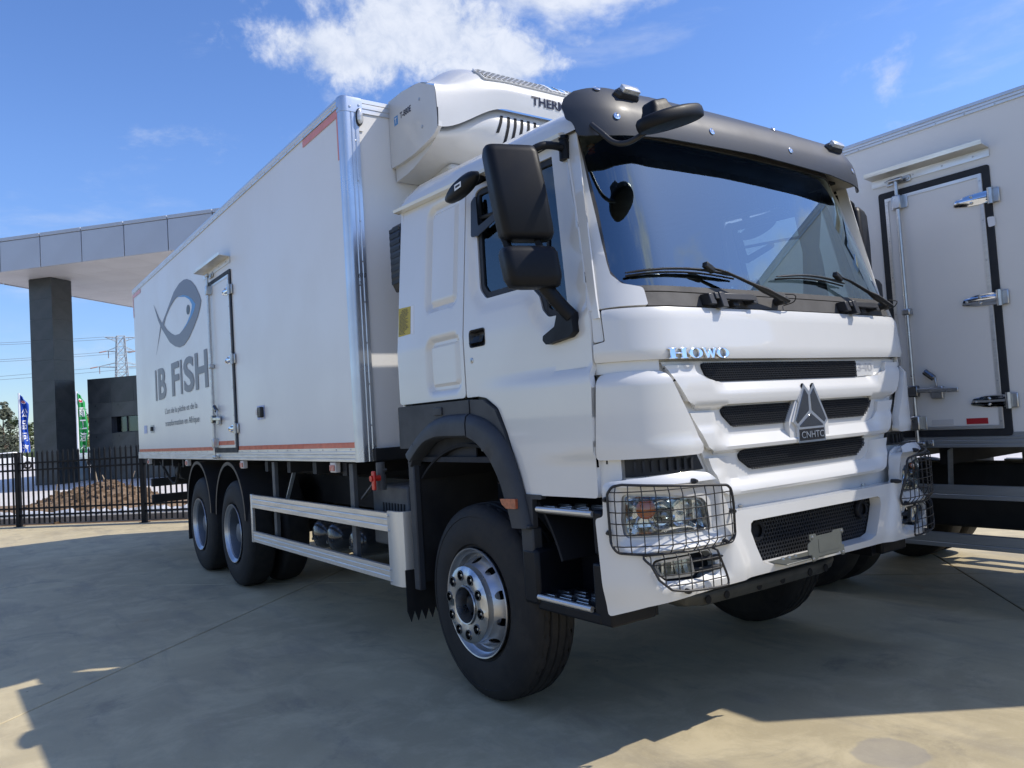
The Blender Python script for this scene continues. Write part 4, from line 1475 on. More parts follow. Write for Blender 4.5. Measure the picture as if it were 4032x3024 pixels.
def front_wheel(parent, x_out, y, sg, r=.543, detail=True):
    """x_out: outer sidewall plane"""
    c = Vector((x_out, y, r))
    wheel = bpy.data.objects.new('wheel', None)
    COL.objects.link(wheel)
    wheel.parent = parent
    wheel.location = c - ORG[parent.name]
    wheel.empty_display_size = .2
    ORG[wheel.name] = c
    tyre(wheel, c, sg, .30, r, .2955, detail=detail)
    # rim: flange, well, wheel disc bulging outwards
    mb = MB()
    mb.lathe([(-.045, .272), (-.030, .276), (-.016, .282), (-.006, .293), (.004, .2985), (.010, .2965), (.008, .290), (-.004, .283), (-.016, .277), (-.022, .268), (-.052, .258), (-.058, .250)], c, 'X', 72, sg)
    mb.lathe([(-.045, .272), (-.24, .268), (-.26, .29)], c, 'X', 48, sg)
    mb.build('rim', 'rim_silver', wheel, ang=30)
    rm = (.208 + .252) / 2
    holes = [ellipse(2 * math.pi * rm * (k + .5) / 10, .230, .024, .0155, 14) for k in range(10)]
    cone_panel('wheel_disc', c, sg, [.200, .208, .225, .252], [.045, .032, -.010, -.056], .206, .252, holes, 'rim_silver', wheel)
    MB().lathe([(-.075, 0), (-.075, .25)], c, 'X', 40, sg).build('brake_drum', 'chassis', wheel)
    # bright hub cover with ten pockets
    rm = (.098 + .206) / 2
    holes = [ellipse(2 * math.pi * rm * (k + .25) / 10, .158, .0255 * rm / .158, .0255, 18) for k in range(10)]
    hc = cone_panel('hub_cover', c, sg, [.098, .110, .192, .206], [.070, .078, .078, .060], .098, .206, holes, 'steel', wheel, thick=.028)
    MB().lathe([(.060, .2065), (.03, .209), (-.02, .211)], c, 'X', 64, sg).build('cover_rim', 'steel', wheel)
    for k in range(10):
        t = 2 * math.pi * (k + .25) / 10
        p = c + Vector((0, .158 * math.cos(t), .158 * math.sin(t)))
        q = p + Vector((sg * .0, 0, 0))
        nut_at('wheel_nut', q + Vector((sg * .036, 0, 0)), sg, .0155, .028, 'steel', wheel, t)
        MB().lathe([(.076, .0295), (.083, .0285), (.083, .0225), (.05, .0225), (.035, .0215), (.034, 0)], p, 'X', 20, sg).build('nut_pocket', 'dark_chrome', wheel, ang=40)
    MB().lathe([(.076, .104), (.082, .102), (.080, .096), (.02, .088), (-.01, .084), (-.012, .02)], c, 'X', 48, sg).build('hub_ring', 'steel', wheel, ang=40)
    mb = MB().lathe([(-.012, .084), (.004, .080), (.006, .048), (.040, .042), (.046, .034), (.046, 0)], c, 'X', 32, sg)
    for k in range(5):
        t = 2 * math.pi * k / 5 + .3
        mb.beam(c + Vector((sg * .012, .044 * math.cos(t), .044 * math.sin(t))), c + Vector((sg * .008, .082 * math.cos(t), .082 * math.sin(t))), .008, .014, (sg, 0, 0))
    mb.build('hub', 'black_plastic', wheel, ang=40)
    return wheel


def rear_wheel(parent, x_out, y, sg, r=.543, dual=True, detail=False):
    c = Vector((x_out, y, r))
    wheel = bpy.data.objects.new('wheel', None)
    COL.objects.link(wheel)
    wheel.parent = parent
    wheel.location = c - ORG[parent.name]
    wheel.empty_display_size = .2
    ORG[wheel.name] = c
    tyre(wheel, c, sg, .295, r, .2955 * r / .543, detail=detail)
    if dual:
        tyre(wheel, c + Vector((-sg * .345, 0, 0)), sg, .295, r, .2955 * r / .543, detail=False)
    k = r / .543
    MB().lathe([(-.045, .268 * k), (-.030, .274 * k), (-.010, .288 * k), (.003, .2985 * k), (.010, .297 * k), (.009, .291 * k), (-.006, .279 * k), (-.020, .262 * k), (-.040, .258 * k)], c, 'X', 64, sg).build('rim', 'rim_silver', wheel, ang=30)
    mb = MB().lathe([(-.035, .259 * k), (-.06, .250 * k), (-.13, .244 * k), (-.165, .235 * k), (-.178, .20 * k), (-.172, .16 * k), (-.170, .11 * k)], c, 'X', 56, sg)
    mb.build('wheel_disc', 'rim_grey', wheel, ang=40)
    MB().lathe([(-.170, .115 * k), (-.10, .110 * k), (-.055, .092 * k), (-.050, .075 * k), (-.045, .0)], c, 'X', 32, sg).build('hub', 'rim_grey', wheel, ang=35)
    for i in range(10):
        t = 2 * math.pi * i / 10
        nut_at('wheel_nut', c + Vector((-sg * .172, .1675 * k * math.cos(t), .1675 * k * math.sin(t))), sg, .016, .03, 'rim_grey', wheel, t)
    for i in range(8):
        t = 2 * math.pi * (i + .5) / 8
        p = c + Vector((-sg * .1735, .218 * k * math.cos(t), .218 * k * math.sin(t)))
        MB().lathe([(.0, .0), (.002, .020)], p, 'X', 12, sg).build('hand_hole', 'mesh_back', wheel)
    return wheel


XL, XR = 2.300, 2 * XC - 2.300
for sg, x in ((-1, XL), (1, XR)):
    front_wheel(TRUCK, x - sg * .01, 3.715, sg, r=.536)
    for y in (8.335, 9.685):
        rear_wheel(TRUCK, x, y, sg)


# ---- chassis
MB().box(XC - .43, XC - .35, 2.75, 13.0, .80, 1.08).build('frame_rail', 'chassis', TRUCK)
MB().box(XC + .35, XC + .43, 2.75, 13.0, .80, 1.08).build('frame_rail', 'chassis', TRUCK)
for y in (3.715, 8.335, 9.685):
    MB().tube([(XC - .95, y, .543), (XC - .3, y, .54 if y > 5 else .44), (XC + .3, y, .54 if y > 5 else .44), (XC + .95, y, .543)], [.07, .09, .09, .07], 10).build('axle', 'chassis', TRUCK, ang=60)
MB().lathe([(-.26, .0), (-.26, .15), (0, .22), (.26, .15), (.26, 0)], (XC, 8.335, .54), 'X', 20).build('differential', 'chassis', TRUCK, ang=60)
MB().lathe([(-.26, .0), (-.26, .15), (0, .22), (.26, .15), (.26, 0)], (XC, 9.685, .54), 'X', 20).build('differential', 'chassis', TRUCK, ang=60)
MB().box(XC - .35, XC + .35, 2.9, 4.7, .62, 1.25).build('engine', 'chassis', TRUCK, bevel=.05)
MB().box(XC - .30, XC + .30, 2.62, 2.72, .75, 1.30).build('radiator', 'chassis', TRUCK)
for sg in (-1, 1):
    pts = [(XC + sg * .5, y, .66 + .12 * abs(y - 9.01) ** 2) for y in (8.2, 8.5, 9.01, 9.5, 9.8)]
    MB().tube(pts, .06, 6, flat=.9).build('leaf_spring', 'chassis', TRUCK)
    pts = [(XC + sg * .5, y, .58 + .16 * abs(y - 3.775) ** 2) for y in (3.0, 3.4, 3.775, 4.15, 4.55)]
    MB().tube(pts, .05, 6, flat=.9).build('leaf_spring', 'chassis', TRUCK)
    # rear wheel fenders: two half rounds
    for y in (8.42, 9.70):
        r = .545
        A = [(y + r * math.cos(t), .70 + .575 * math.sin(t)) for t in [math.pi * i / 24 for i in range(25)]]
        rings = []
        for i, (a, z) in enumerate(A):
            n = Vector((0, a - y, (z - .70))).normalized()
            p = Vector((0, a, z))
            rings.append([Vector((XC + sg * x, 0, 0)) + p + n * d for x, d in ((1.245, 0), (1.245, -.035), (1.238, -.035), (1.236, -.006), (.66, -.006), (.66, 0))])
        MB().rings(rings, closed_u=True, caps=True).build('rear_fender', 'satin_black', TRUCK, ang=40)
    MB().box(XC + sg * .62, XC + sg * 1.24, 10.255, 10.27, .32, .98).build('mud_flap', 'rubber', TRUCK)
    # cargo floor cross bearers and brackets
    for y in (5.5, 6.1, 6.7, 7.3, 10.6, 11.2, 11.8, 12.4, 12.95):
        MB().box(XC + sg * .43, XC + sg * 1.20, y - .04, y + .04, 1.19, 1.285).build('cross_bearer', 'chassis', TRUCK)
    # posts of the side guard and stays
    for y in (7.12, 5.39):
        MB().box(XC + sg * 1.165, XC + sg * 1.20, y - .035, y + .035, .55, 1.28).build('guard_post', 'chassis_grey', TRUCK, bevel=.004)
    MB().beam((XC + sg * 1.16, 6.69, 1.19), (XC + sg * 1.16, 6.93, .90), .012, .03, (1, 0, 0)).build('stay', 'alu_grey', TRUCK)
    MB().beam((XC + sg * 1.14, 4.95, 1.24), (XC + sg * 1.14, 5.34, 1.02), .012, .03, (1, 0, 0)).build('stay', 'chassis_grey', TRUCK)
    # side guard of aluminium boards with a rounded front post
    for z0, z1 in ((.845, .972), (.525, .628)):
        mb = MB()
        prof = [(1.245, z0), (1.262, z0 + .004), (1.262, lerp(z0, z1, .30)), (1.259, lerp(z0, z1, .34)), (1.262, lerp(z0, z1, .38)), (1.262, lerp(z0, z1, .64)), (1.259, lerp(z0, z1, .68)), (1.262, lerp(z0, z1, .72)), (1.262, z1 - .004), (1.245, z1)]
        mb.rings([[(XC + sg * u, y, z) for u, z in prof] for y in (4.70, 5.6, 6.6, 7.60)], closed_u=True, caps=True)
        mb.build('guard_board', 'alu_bright', TRUCK, ang=30)
    q = [(1.262, 4.70), (1.270, 4.69), (1.270, 4.575), (1.264, 4.54), (1.245, 4.512), (1.19, 4.50), (1.17, 4.50), (1.17, 4.515), (1.225, 4.525), (1.245, 4.56), (1.25, 4.70)]
    gp = MB().rings([[(XC + sg * u, y, z) for u, y in q] for z in (.512, .75, .985)], caps=True).build('guard_end', 'alu_post', TRUCK, ang=40)
    for z in (.535, .61, .86, .955):
        MB().lathe([(0, .008), (.004, .006), (.005, 0)], (XC + sg * 1.27, 4.675, z), 'X', 8, sg).build('rivet', 'steel', gp)
    MB().box(XC + sg * 1.235, XC + sg * 1.266, 7.595, 7.635, .520, .975).build('guard_end', 'alu_bright', TRUCK, bevel=.006)
# battery box, tanks
MB().box(XC - 1.08, XC - .50, 4.75, 5.30, .70, 1.12).build('battery_box', 'chassis_grey', TRUCK, bevel=.015)
for k in range(8):
    MB().box(XC - 1.086, XC - 1.078, 4.80 + k * .045, 4.815 + k * .045, .86, 1.0).build('louvre', 'chassis', TRUCK)
MB().box(XC - 1.10, XC - 1.085, 4.62, 4.72, .93, .955).build('name_tag', 'chassis_grey', TRUCK)
for y in (6.50, 6.18, 5.72):
    tk = MB()
    prof = [(-.36, 0), (-.355, .06), (-.33, .105), (-.28, .125), (.28, .125), (.33, .105), (.355, .06), (.36, 0)]
    tk.lathe(prof, (XC - .72, y, .66), 'X', 28)
    t = tk.build('air_tank', 'tank', TRUCK, ang=60)
    MB().lathe([(-.375, .012), (-.39, .012), (-.39, 0)], (XC - .72, y - .03, .63), 'X', 8).build('drain_valve', 'steel', t)
MB().lathe([(-.55, 0), (-.55, .27), (.55, .27), (.55, 0)], (XC + .85, 6.2, .75), 'Y', 32).build('fuel_tank', 'alu_grey', TRUCK, bevel=.02)
MB().lathe([(-.3, 0), (-.3, .18), (.3, .18), (.3, 0)], (XC + .82, 7.2, .78), 'Y', 24).build('silencer', 'chassis', TRUCK, bevel=.02)
# drain pipe with red tap under the box front
d = MB().lathe([(0, .036), (.10, .036), (.10, .030), (.19, .030)], (XC - 1.16, 4.98, 1.10), 'Z', 16).build('drain_pipe', 'chassis_grey', TRUCK, ang=40)
MB().lathe([(-.02, 0), (-.02, .02), (.05, .02), (.05, 0)], (XC - 1.20, 4.955, 1.185), 'X', 12, -1).build('tap', 'red_plastic', d)
MB().beam((XC - 1.23, 4.945, 1.235), (XC - 1.23, 4.945, 1.105), .018, .045, (0, 1, 0)).build('tap_handle', 'red_plastic', d, bevel=.006)
# rear under run bars and the mess of hoses behind the rear wheels
for z in (.69, .93):
    MB().box(XC - 1.18, XC + 1.18, 12.72, 12.80, z - .06, z + .06).build('rear_bar', 'chassis', TRUCK, bevel=.01)
for sg in (-1, 1):
    MB().box(XC + sg * .45, XC + sg * .53, 12.70, 12.86, .62, 1.2).build('rear_bar_post', 'chassis', TRUCK)
MB().lathe([(-.14, 0), (-.14, .11), (.14, .11), (.14, 0)], (XC - .95, 11.6, 1.10), 'Y', 20).build('reservoir', 'chassis', TRUCK, bevel=.01)
MB().tube(spline([(XC - 1.15, 12.2, 1.25), (XC - 1.1, 11.9, 1.02), (XC - 1.1, 11.5, .96), (XC - 1.15, 11.0, 1.24)], 6), .018, 6).build('hose', 'rubber', TRUCK)
# marker lamps under the box edge
for y in (12.49, 10.16, 7.88, 5.59):
    for sg in (-1, 1):
        x = XC + sg * 1.235
        l = MB().box(x - .022, x + .022, y - .05, y + .05, 1.215, 1.292).build('side_marker', 'marker_white', TRUCK, bevel=.006)
        MB().box(x + sg * .0225, x + sg * .030, y - .044, y + .044, 1.228, 1.272).build('lens', 'marker_red', l, bevel=.003)

# ---- cab interior
MB().rings([[(XC + u, y, z) for u in (-1.10, -.5, 0, .5, 1.10)] for y, z in ((2.60, 2.085), (2.66, 2.09), (2.95, 2.03), (3.05, 1.96), (3.08, 1.80), (3.0, 1.5))], closed_u=False).build('dashboard', 'dash_grey', TRUCK, ang=50)
for u in (-.72, .0, .72):
    for k in range(6):
        MB().box(XC + u - .10 + k * .034, XC + u - .08 + k * .034, 2.68, 2.735, 2.086, 2.0925).build('air_vent', 'interior_dark', TRUCK)
for u in (-.62, .62):
    s = MB().box(XC + u - .25, XC + u + .25, 3.45, 3.95, 1.72, 1.88).build('seat', 'seat_fabric', TRUCK, bevel=.05)
    MB().rings([[Vector((XC + u + a, 3.92 + y + b, z)) for a, b in rect(-w, w, -.06, .06, .05, 4)] for z, y, w in ((1.85, 0, .22), (2.0, .02, .25), (2.35, .09, .24), (2.52, .12, .18))], caps=True).build('backrest', 'seat_fabric', s, ang=60)
    MB().rings([[Vector((XC + u + a, 4.05 + b, z)) for a, b in rect(-w, w, -.045, .045, .04, 4)] for z, w in ((2.53, .10), (2.57, .14), (2.68, .14), (2.73, .10))], caps=True).build('head_rest', 'seat_fabric', s, ang=60)
c = Vector((XC + .60, 3.20, 2.10))
q = Vector((0, -.42, .9)).normalized().to_track_quat('Z', 'Y').to_matrix()
sw = MB()
sw.tube([c + q @ Vector((.23 * math.cos(t), .23 * math.sin(t), 0)) for t in [2 * math.pi * i / 36 for i in range(36)]], .018, 8, closed=True)
sw = sw.build('steering_wheel', 'satin_black', TRUCK, ang=60)
mb = MB()
for t in (.2, math.pi - .2, -math.pi / 2):
    mb.beam(c + q @ Vector((.05 * math.cos(t), .05 * math.sin(t), -.02)), c + q @ Vector((.22 * math.cos(t), .22 * math.sin(t), 0)), .04, .015, q @ Vector((0, 0, 1)))
mb.cyl(c + q @ Vector((0, 0, -.05)), c + q @ Vector((0, 0, .01)), .07, 16)
mb.build('spoke', 'satin_black', sw, bevel=.003)
MB().cyl(c + q @ Vector((0, 0, -.4)), c, .035, 10).build('column', 'interior_dark', sw)
# gathered black curtain under the roof, tied back beside the windscreen
pts0, pts1 = [], []
for i in range(161):
    u = -1.05 + 2.1 * i / 160
    a = .018 * math.sin(i * 1.35) + .008 * math.sin(i * 3.1)
    yb = 2.80 + .12 * (1 - (u / 1.05) ** 2) * -.3 + .03 * abs(u)
    pts0.append((XC + u, yb + .14 + a * .4, 2.875))
    pts1.append((XC + u, yb + .10 + a, 2.70 + .02 * math.sin(i * .21)))
MB().rings([pts0, [tuple(Vector(a).lerp(Vector(b), .5) + Vector((0, -.01, 0))) for a, b in zip(pts0, pts1)], pts1], closed_u=False).build('curtain', 'curtain', TRUCK, ang=80)
for sg in (-1, 1):
    mb = MB()
    rings = []
    for z, w in ((2.86, .09), (2.7, .075), (2.5, .05), (2.3, .06), (2.1, .075)):
        rings.append([(XC + sg * (1.02) + w * math.cos(t) * .5, 2.98 + w * (1 + .25 * math.sin(5 * t)) * math.sin(t), z) for t in [2 * math.pi * i / 30 for i in range(30)]])
    mb.rings(rings, caps=True)
    mb.build('curtain', 'curtain', TRUCK, ang=70)
# seat still in its film wrap, papers and a bag on the dashboard
pl_ = thing('plastic_bag', 'clear crumpled plastic bag with a reddish packet lying on the dashboard', 'bag', (XC + .05, 2.80, 2.075))
rnd = random.Random(12)


def blob(c, rx, ry, rz, amp, seed, n=18, m=10):
    r = random.Random(seed)
    ph = [(r.uniform(0, 6.28), r.uniform(0, 6.28), r.uniform(2, 6), r.uniform(2, 6)) for _ in range(6)]
    rings = []
    for j in range(m + 1):
        v = math.pi * .5 * j / m
        row = []
        for i in range(n):
            t = 2 * math.pi * i / n
            k = 1 + amp * sum(math.sin(a * d + t * round(d)) * math.cos(b + v * e) for a, b, d, e in ph) / 2
            row.append(Vector(c) + Vector((rx * k * math.cos(t) * math.cos(v), ry * k * math.sin(t) * math.cos(v), rz * k * math.sin(v))))
        rings.append(row)
    return MB().rings(rings)


blob((XC + .02, 2.82, 2.075), .20, .12, .10, .16, 5).build('film', 'plastic_film', pl_, ang=20)
blob((XC + .20, 2.86, 2.075), .13, .10, .15, .25, 8).build('film', 'plastic_film', pl_, ang=20)
MB().box(XC - .02, XC + .12, 2.78, 2.88, 2.078, 2.14).build('packet', 'pink_tape', pl_, bevel=.015)
blob((XC - .27, 2.80, 2.078), .20, .09, .05, .2, 9).build('film', 'plastic_film', pl_, ang=20)
pp = thing('paper_sheet', 'white paper sheet lying at the driver side end of the dashboard', 'paper', (XC + .80, 2.72, 2.095))
MB().add([(XC + .70, 2.72, 2.10), (XC + .92, 2.66, 2.10), (XC + .95, 2.72, 2.105), (XC + .74, 2.80, 2.105)], [(0, 1, 2, 3)]).build('page', 'paper', pp)


# ------------------------------------------------------------------ insulated boxes
def chrome_hinge(parent, x, y_pin, z, sg, w=.24, k=1.0):
    """cast door hinge: strap on the leaf (towards +y), barrel, base plate (towards -y)"""
    S = [(y_pin + w, z - .022), (y_pin + w * .92, z + .020), (y_pin + w * .62, z + .036), (y_pin + .06, z + .040), (y_pin + .02, z + .040), (y_pin + .02, z - .040), (y_pin + .06, z - .040), (y_pin + w * .62, z - .036), (y_pin + w * .92, z - .024)]
    h = panel('hinge', round_poly(S, .008, 2), lambda y, zz: Vector((x + sg * (.020 + .012 * smooth(-abs(zz - z), -.03, -.01)), y, zz)), 'chrome', parent, thick=.018, grid=.014, out=(sg, 0, 0), bevel=.004)
    MB().tube([(x + sg * .028, y_pin, z - .052), (x + sg * .028, y_pin, z + .052)], .017, 12).build('barrel', 'steel', h)
    MB().box(x + sg * .001, x + sg * .018, y_pin - .052, y_pin - .004, z - .048, z + .048).build('base_plate', 'steel', h, bevel=.006)
    for a, b in ((w * .85, 0), (w * .5, .022), (w * .5, -.022)):
        MB().lathe([(.026, .009), (.038, .008), (.040, 0)], (x, y_pin + a, z + b), 'X', 8, sg).build('bolt', 'steel', h, smooth=False)
    return h


def side_door(root, x, sg, ya, yb, z0, z1, hinges, rod_y, handle_z, leaf='white_panel', stripe=None):
    """door in a box side: ya rear edge, yb front (hinge) edge of the rubber seal"""
    F = lambda o: (lambda y, z: Vector((x + sg * o, y, z)))
    g = .046
    seal = panel('door_seal', rect(yb, ya, z0, z1, .02), F(.010), 'gasket', root, holes=[rect(yb + g, ya - g, z0 + g, z1 - g, .01)], thick=.014, grid=.4, out=(sg, 0, 0), bevel=.004)
    d = panel('side_door', rect(yb + g + .002, ya - g - .002, z0 + g + .002, z1 - g - .002), F(.012), leaf, root, thick=.014, grid=.4, out=(sg, 0, 0), bevel=.003)
    panel('edge_trim', rect(yb + g + .002, ya - g - .002, z0 + g + .002, z1 - g - .002), F(.017), 'alu', d, holes=[rect(yb + g + .026, ya - g - .026, z0 + g + .026, z1 - g - .026)], thick=.004, grid=.4, out=(sg, 0, 0), bevel=.001)
    n = 6
    for i in range(n + 1):
        z = lerp(z0 + g + .05, z1 - g - .05, i / n)
        for y in (yb + g + .014, ya - g - .014):
            MB().lathe([(.017, .006), (.020, .005), (.0205, 0)], (x, y, z), 'X', 6, sg).build('rivet', 'steel', d)
    if stripe:
        panel('tape', rect(yb + g + .004, ya - g - .10, *stripe), F(.0135), 'orange_tape', d, thick=.001, grid=.4, out=(sg, 0, 0))
    for z in hinges:
        chrome_hinge(d, x, yb - .0 - .0, z, sg, .235)
    # locking rod with its keepers and the hand lever
    rx = x + sg * .045
    rod = MB().tube([(rx, rod_y, z0 - .035), (rx, rod_y, z1 + .065)], .0135, 12).build('locking_rod', 'steel', d)
    for z, w in ((z1 - .10, .05), (z0 + .10, .05), ((z0 + z1) / 2, .022)):
        MB().box(x + sg * .012, x + sg * .066, rod_y - .030, rod_y + .030, z - w, z + w).build('rod_bracket', 'steel', d, bevel=.008)
        if w > .03:
            MB().box(x + sg * .014, x + sg * .020, rod_y - .060, rod_y + .060, z - w * .9, z + w * .9).build('bracket_plate', 'steel', d, bevel=.004)
    for z in (z0 - .045, z1 + .060):
        k = MB().box(x + sg * .001, x + sg * .012, rod_y - .09, rod_y + .09, z - .024, z + .024)
        k.tube([(rx, rod_y - .05, z), (rx, rod_y + .05, z)], .018, 8)
        k = k.build('rod_keeper', 'steel', root, bevel=.005)
        for dy in (-.07, .07):
            MB().lathe([(.010, .012), (.020, .010), (.022, 0)], (x, rod_y + dy, z), 'X', 6, sg).build('bolt', 'steel', k, smooth=False)
    hz = handle_z
    lv = MB().beam((rx + sg * .012, rod_y + .01, hz), (rx + sg * .012, rod_y - .31, hz - .012), .012, .030, (0, 0, 1)).build('lock_lever', 'steel', d, bevel=.004)
    MB().box(rx - .02, rx + .025, rod_y - .035, rod_y + .035, hz - .045, hz + .035).build('lever_hub', 'dark_chrome', d, bevel=.008)
    MB().box(x + sg * .018, x + sg * .05, rod_y - .20, rod_y - .12, hz - .065, hz + .02).build('lever_catch', 'steel', d, bevel=.005)
    MB().beam((rx, rod_y - .165, hz + .02), (rx, rod_y - .155, hz + .085), .010, .02, (1, 0, 0)).build('hasp', 'steel', d, bevel=.003)
    MB().tube([(rx, rod_y - .15, hz + .075), (rx + sg * .01, rod_y - .09, hz + .13)], .022, 10).build('padlock', 'dark_chrome', d, bevel=.006)
    return d


def rain_canopy(root, x, sg, ya, yb, z):
    """folded sheet over the door: back plate and projecting lip"""
    c = MB()
    prof = [(.001, -.055), (.004, -.055), (.004, .0), (.105, .012), (.108, .040), (.104, .040), (.101, .016), (.001, .006)]
    c.rings([[(x + sg * o, y, z + h) for o, h in prof] for y in (ya, yb)], caps=True)
    c = c.build('rain_canopy', 'alu_bright', root, smooth=False)
    n = 4
    for i in range(n):
        y = lerp(ya, yb, (i + .5) / n)
        MB().lathe([(.004, .007), (.008, .006), (.0085, 0)], (x, y, z - .03), 'X', 6, sg).build('rivet', 'steel', c)
    return c


def cargo_box(root, x0, x1, y0, y1, z0, z1, alu_low, post=True):
    """shell with aluminium top and bottom rails; x0 the side that faces the camera"""
    box = MB().box(x0 + .003, x1 - .003, y0 + .003, y1 - .003, z0 + .02, z1 - .01).build('cargo_box', 'white_panel', root, bevel=.01)
    for x, sg in ((x0, -1), (x1, 1)):
        h = .098
        prof = [(.0, 0), (.012, 0), (.012, .018), (.009, .022), (.012, .026), (.012, .046), (.009, .050), (.012, .054), (.012, .070), (.008, .074), (.008, h), (.0, h)]
        b = MB().rings([[(x + sg * (o - .004), y, z0 + a) for o, a in prof] for y in (y0 + .06, y1)], caps=True).build('bottom_rail', alu_low, root, smooth=False)
        prof = [(-.02, .0), (.008, .0), (.010, -.022), (.007, -.026), (.010, -.030), (.010, -.044), (.006, -.048), (.006, -.066), (-.001, -.066), (-.02, -.02)]
        t = MB().rings([[(x + sg * o, y, z1 + a) for o, a in prof] for y in (y0 + .05, y1)], caps=True).build('top_rail', 'alu', root, smooth=False)
        if sg < 0:
            n = int((y1 - y0) / .19)
            nb = int((y1 - y0) / .26)
            for i in range(n):
                MB().lathe([(.006, .0065), (.010, .005), (.0105, 0)], (x, y0 + .16 + i * .19, z1 - .057), 'X', 6, sg).build('rivet', 'steel', t)
            for i in range(nb):
                MB().lathe([(.004, .0065), (.0075, .005), (.008, 0)], (x, y0 + .14 + i * .26, z0 + .086), 'X', 6, sg).build('rivet', 'steel', b)
    # front rails
    prof = [(.0, -.10), (.006, -.10), (.006, -.070), (.010, -.066), (.010, -.036), (.007, -.032), (.010, -.028), (.010, .0), (-.02, .0)]
    MB().rings([[(x, y0 - o, z1 + a) for o, a in prof] for x in (x0 + .05, x1 - .05)], caps=True).build('top_rail', 'alu', root, smooth=False)
    # rounded corner posts
    for x, sg in ((x0, -1), (x1, 1)):
        r = .038
        cx, cy = x - sg * r, y0 + r
        q = [(x + sg * .002, cy + .020), (x + sg * .010, cy + .018), (x + sg * .010, cy + .010)]
        q += [(cx + sg * (r + .010) * math.cos(t), cy - (r + .010) * math.sin(t)) for t in [math.pi / 2 * i / 10 for i in range(11)]]
        q += [(cx - sg * .02, y0 - .010), (cx - sg * .026, y0 - .006), (cx - sg * .032, y0 - .010), (cx - sg * .05, y0 - .010), (cx - sg * .056, y0 - .006), (cx - sg * .062, y0 - .010), (cx - sg * .085, y0 - .010), (cx - sg * .086, y0 - .003)]
        q += [(cx - sg * .05, cy), (cx, cy + .03)]
        p = MB().rings([[(a, b, z) for a, b in q] for z in (z0 - .002, z1 - .09)], caps=True).build('corner_post', 'post_alu', root, ang=25)
        for i in range(9):
            z = z0 + .25 + i * .29
            if z < z1 - .15:
                MB().lathe([(.008, .0065), (.013, .005), (.0135, 0)], (cx - sg * .058, y0, z), 'Y', 6, -1).build('rivet', 'steel', p)
        # cast corner cap
        q = [(x + sg * .013, cy + .025), (x + sg * .013, cy)] + [(cx + sg * (r + .013) * math.cos(t), cy - (r + .013) * math.sin(t)) for t in [math.pi / 2 * i / 8 for i in range(1, 9)]]
        q += [(cx - sg * .115, y0 - .013), (cx - sg * .115, y0 + .02), (cx, cy + .025)]
        rings = [[(a, b, z1 - .105) for a, b in q], [(a, b, z1 - .02) for a, b in q], [(lerp(a, cx, .05), lerp(b, cy, .05), z1 + .003) for a, b in q], [(lerp(a, cx, .30), lerp(b, cy, .30), z1 + .012) for a, b in q]]
        cap = MB().rings(rings, caps=True).build('corner_cap', 'post_alu', root, ang=30)
        for dx, dz in ((.02, -.07), (.09, -.05)):
            MB().lathe([(.012, .010), (.017, .008), (.018, 0)], (cx - sg * dx, y0, z1 + dz), 'Y', 8, -1).build('bolt', 'steel', cap)
        MB().lathe([(.012, .010), (.017, .008), (.018, 0)], (x, cy + .012, z1 - .075), 'X', 8, sg).build('bolt', 'steel', cap)
    return box


BX0, BX1, BY0, BY1, BZ0, BZ1 = 2.281, 4.801, 5.083, 13.17, 1.299, 3.890
box = cargo_box(TRUCK, BX0, BX1, BY0, BY1, BZ0, BZ1, 'alu_bright')
SF = lambda o: (lambda y, z: Vector((BX0 - o, y, z)))
side_door(TRUCK, BX0, -1, 8.785, 7.945, 1.375, 3.212, (3.002, 2.305, 1.613), 8.662, 1.735, stripe=(1.452, 1.494))
rain_canopy(TRUCK, BX0, -1, 8.98, 7.95, 3.335)
# orange outline tape
for a, b in ((5.145, 7.93), (8.80, 13.10)):
    panel('outline_tape', rect(a, b, 1.394, 1.436), SF(.0016), 'orange_tape', TRUCK, thick=.001, grid=2, out=(-1, 0, 0))
for q in (rect(5.135, 5.85, 3.762, 3.818), rect(5.135, 5.182, 3.452, 3.759), rect(12.55, 13.165, 3.755, 3.81), rect(13.12, 13.165, 3.46, 3.752)):
    panel('outline_tape', q, SF(.0016), 'pink_tape', TRUCK, thick=.001, grid=2, out=(-1, 0, 0))
# the fish
FO = [(11.626, 2.729), (11.248, 3.058), (10.971, 2.910), (10.761, 2.799), (10.480, 2.717), (10.239, 2.676), (10.0, 2.678), (9.728, 2.740), (9.493, 2.832), (9.296, 2.925), (9.195, 2.999), (9.123, 3.077),
      (9.195, 3.162), (9.352, 3.286), (9.550, 3.383), (9.731, 3.435), (9.891, 3.456), (10.129, 3.452), (10.423, 3.400), (10.753, 3.268), (11.129, 3.121), (11.190, 3.112), (11.364, 3.205), (11.660, 3.431), (11.42, 3.18), (11.285, 3.085), (11.40, 2.95)]
FI = [(11.075, 3.070), (10.922, 3.161), (10.676, 3.243), (10.406, 3.298), (10.192, 3.308), (9.956, 3.285), (9.704, 3.229), (9.526, 3.164), (9.370, 3.079), (9.462, 3.010), (9.627, 2.950), (9.863, 2.889), (10.208, 2.842), (10.454, 2.854), (10.630, 2.892), (10.879, 2.974)]
CR = [(10.261, 3.308), (9.956, 3.285), (9.704, 3.229), (9.526, 3.164), (9.370, 3.079), (9.462, 3.010), (9.627, 2.950), (9.863, 2.889), (10.208, 2.842), (10.032, 2.872), (9.824, 2.923), (9.651, 2.992), (9.560, 3.060), (9.545, 3.10), (9.648, 3.174), (9.863, 3.242)]
fish = panel('fish_logo', FO, SF(.0016), 'logo_grey', TRUCK, holes=[FI], thick=.001, grid=.12, out=(-1, 0, 0))
